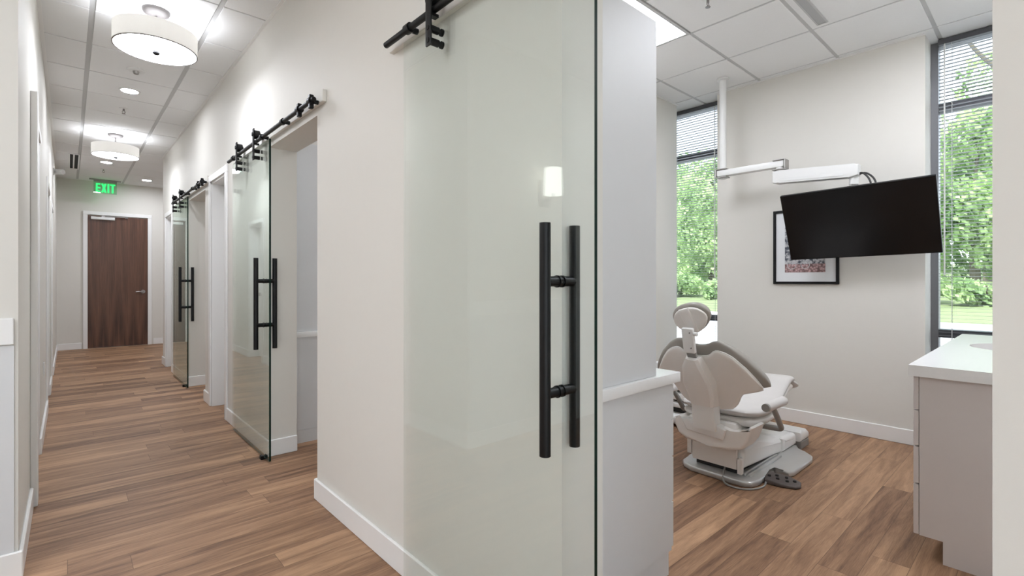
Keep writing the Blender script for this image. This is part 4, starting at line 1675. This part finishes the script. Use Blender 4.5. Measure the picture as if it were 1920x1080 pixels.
# foot control and its lead
fc = thing('foot_control', (3.23, 1.12, 0), 'dark foot control pad with buttons on the floor by the dental chair', 'foot control')
b = MB()
b.prism([(3.155, 1.19), (3.27, 1.245), (3.31, 1.205), (3.335, 1.115), (3.30, 1.035), (3.235, 1.015), (3.195, 1.03), (3.165, 1.10)], 'z', 0.0, 0.03, 0.010, 3)
for v in b.bm.verts:
    v.co.z *= 0.55 + 0.6 * (v.co.y - 1.01) / 0.23
b.build('pad', M_['pedal'], fc)
for (bx, by) in ((3.225, 1.19), (3.265, 1.16), (3.22, 1.14), (3.28, 1.11), (3.23, 1.09), (3.265, 1.06)):
    b = MB()
    zz = 0.03 * (0.55 + 0.6 * (by - 1.01) / 0.23)
    b.cyl((bx, by, zz - 0.004), (bx, by, zz + 0.008), 0.011, 0.009, n=14)
    b.build('button', M_['rubber'], fc)
b = MB()
b.tube([(3.175, 1.19, 0.012), (3.08, 1.165, 0.006), (2.965, 1.22, 0.006), (2.945, 1.31, 0.006), (2.975, 1.37, 0.012), (3.04, 1.39, 0.05), (3.09, 1.40, 0.08)], 0.0055, n=10, smooth=2)
b.build('lead', M_['greytube'], fc)

# delivery unit behind the chair
du = thing('dental_cart', (4.03, 2.23, 0), 'low white dental cart with dark slots, half hidden behind the dental chair', 'cart')
b = MB()
b.box(3.80, 4.26, 2.02, 2.44, 0.025, 0.105, 0.03, 4)
b.build('base', M_['white'], du)
for (x, y) in ((3.86, 2.08), (4.2, 2.08), (3.86, 2.38), (4.2, 2.38)):
    b = MB()
    b.cyl((x - 0.012, y, 0.022), (x + 0.012, y, 0.022), 0.022, n=18)
    b.build('caster', M_['rubber'], du)
b = MB()
b.box(3.90, 4.18, 2.12, 2.34, 0.10, 0.52)
b.build('core', M_['rubber'], du)
for z0, z1 in ((0.16, 0.20), (0.225, 0.285), (0.31, 0.52)):
    b = MB()
    b.box(3.84, 4.22, 2.06, 2.40, z0, z1, 0.008, 2)
    b.build('tray', M_['white'], du)

# ------------------------------------------------------------------ outdoors
b = MB()
b.box(FX + 0.12, 19.2, -30, 60, -0.35, -0.16)
struct('parking_lot', b, M_['asphalt'])
b = MB()
b.box(-40, FX + 0.12, -40, -2.76, -0.35, -0.10)
struct('forecourt', b, M_['concrete'])  # unseen pale paving, added to bounce sunlight in through the shop front
b = MB()
b.box(19.2, 20.8, -30, 60, -0.35, -0.10)
struct('sidewalk', b, M_['concrete'])
b = MB()
random.seed(3)
nx, ny = 24, 60
gr = [[b.bm.verts.new((20.8 + 40 * i / nx, -30 + 90 * j / ny, -0.12 + 0.072 * (40 * i / nx) + random.uniform(-0.06, 0.06) * (i > 0))) for j in range(ny + 1)] for i in range(nx + 1)]
for i in range(nx):
    for j in range(ny):
        b.bm.faces.new((gr[i][j], gr[i + 1][j], gr[i + 1][j + 1], gr[i][j + 1]))
struct('lawn', b, M_['grass'])

def ground_z(x):
    return -0.12 + 0.072 * max(0, x - 20.8)

def foliage(b, blobs, n, size, rnd):
    tot = sum(bl[3] * bl[3] for bl in blobs)
    for (cx, cy, cz, r) in blobs:
        k = int(n * r * r / tot)
        for _ in range(k):
            u = rnd.uniform(-1, 1)
            a = rnd.uniform(0, 2 * PI)
            q = math.sqrt(1 - u * u)
            rr = r * (0.55 + 0.47 * rnd.random())
            c = Vector((cx + rr * q * math.cos(a), cy + rr * q * math.sin(a), cz + rr * u * 0.85))
            d = Vector((rnd.gauss(0, 1), rnd.gauss(0, 1), rnd.gauss(0, 1))).normalized()
            e = d.orthogonal().normalized()
            f = d.cross(e)
            s = size * rnd.uniform(0.6, 1.3)
            vs = [b.bm.verts.new(c + e * s * x + f * s * y * 0.6) for x, y in ((-1, 0), (0, -1), (1, 0), (0, 1))]
            b.bm.faces.new(vs)

def tree(x, y, h, r, seed, label, m, n=9000):
    rnd = random.Random(seed)
    z0 = ground_z(x)
    root = thing('leafy_tree', (x, y, z0), label, 'tree', 'trees beyond the lawn')
    b = MB()
    b.tube([(x, y, z0 - 0.1), (x + 0.1, y + 0.1, z0 + h * 0.35), (x, y - 0.05, z0 + h * 0.8)], [0.22, 0.16, 0.05], n=10)
    b.build('trunk', M_['bark'], root)
    b = MB()
    bl = []
    for i in range(13):
        f = i / 12
        zz = z0 + h * (0.12 + 0.80 * f)
        rr = r * (0.42 + 0.25 * math.sin(PI * min(1, f * 1.15)))
        off = r * 0.62 * math.sin(PI * (0.25 + 0.7 * f))
        a = rnd.uniform(0, 2 * PI)
        bl.append((x + off * math.cos(a), y + off * math.sin(a), zz, rr))
    for k in range(4):
        a = rnd.uniform(0, 2 * PI)
        bl.append((x - r * 0.5 + 0.3 * rnd.random(), y + r * 0.7 * math.sin(a), z0 + h * rnd.uniform(0.15, 0.6), r * 0.5))
    foliage(b, bl, n, 0.15, rnd)
    b.build('foliage', m, root, smooth=0)
    return root

tree(31.5, 2.5, 8.6, 2.5, 1, 'leafy tree seen through the right window, nearest and left of its middle', M_['leaf'])
tree(47.0, 6.4, 12.0, 3.2, 2, 'paler leafy tree farthest back at the left edge of the right window view', M_['leaf2'])
tree(39.0, 2.6, 13.0, 3.0, 5, 'tall leafy tree behind the nearest one in the right window', M_['leaf'])
tree(31.5, 15.2, 9.0, 2.7, 7, 'leafy tree nearest the lawn on the right side of the left window view', M_['leaf2'])
tree(38.8, 20.4, 9.5, 3.0, 8, 'leafy tree in the middle of the left window view', M_['leaf2'])
tree(47.0, 26.0, 12.5, 3.6, 9, 'leafy tree set back at the far left of the left window view', M_['leaf'])
tree(47.5, 22.0 - 4.6, 13.0, 2.0, 12, 'slim leafy tree set far back on the right of the left window view', M_['leaf'])

def shrub(x, y, r, seed, label, m):
    rnd = random.Random(seed)
    z0 = ground_z(x)
    root = thing('shrub', (x, y, z0), label, 'shrub', 'shrubs at the top of the lawn')
    b = MB()
    for k in range(5):
        a = rnd.uniform(0, 2 * PI)
        b.tube([(x, y, z0 - 0.05), (x + 0.4 * r * math.cos(a), y + 0.4 * r * math.sin(a), z0 + r * 0.9)], 0.03, n=6)
    b.build('stems', M_['bark'], root)
    b = MB()
    bl = [(x + rnd.uniform(-.5, .5) * r, y + rnd.uniform(-.8, .8) * r, z0 + r * rnd.uniform(0.35, 0.8), r * 0.6) for _ in range(6)]
    foliage(b, bl, 1500, 0.15, rnd)
    b.build('foliage', m, root, smooth=0)
shrub(26.0, 1.7, 0.9, 21, 'low pale shrub on the lawn in the middle of the right window', M_['leaf2'])
shrub(26.4, 4.0, 1.0, 22, 'broad pale shrub at the left of the right window view', M_['leaf2'])
shrub(26.0, 12.4, 0.9, 23, 'low pale shrub at the right of the left window view', M_['leaf2'])
shrub(26.6, 14.9, 1.1, 24, 'broad pale shrub at the left of the left window view', M_['leaf2'])

# nearer tree whose long branches reach across the top of the right window
root = thing('bare_branched_tree', (13.0, -0.6, -0.16), 'nearer tree with long thin branches across the top of the right window', 'tree')
b = MB()
b.tube([(13.0, -0.6, -0.2), (13.0, -0.6, 2.5), (12.9, -0.5, 5.4)], [0.18, 0.15, 0.09], n=10)
b.build('trunk', M_['bark'], root)
for pts, rr in (([(12.95, -0.55, 3.9), (12.6, 0.2, 4.55), (12.4, 0.85, 5.2), (12.3, 1.25, 6.0), (12.3, 1.35, 6.8)], 0.05),
                ([(12.95, -0.55, 4.8), (12.7, 0.1, 5.2), (12.5, 0.7, 5.55), (12.4, 1.1, 6.2)], 0.04)):
    b = MB()
    b.tube(pts, [rr, rr * 0.7, rr * 0.35], n=8, smooth=2)
    b.build('branch', M_['bark'], root)
b = MB()
foliage(b, [(12.4, 0.5, 5.9, 0.35), (12.4, 1.0, 4.3, 0.3), (12.9, -0.5, 6.2, 1.0)], 500, 0.07, random.Random(31))
b.build('foliage', M_['leaf'], root, smooth=0)
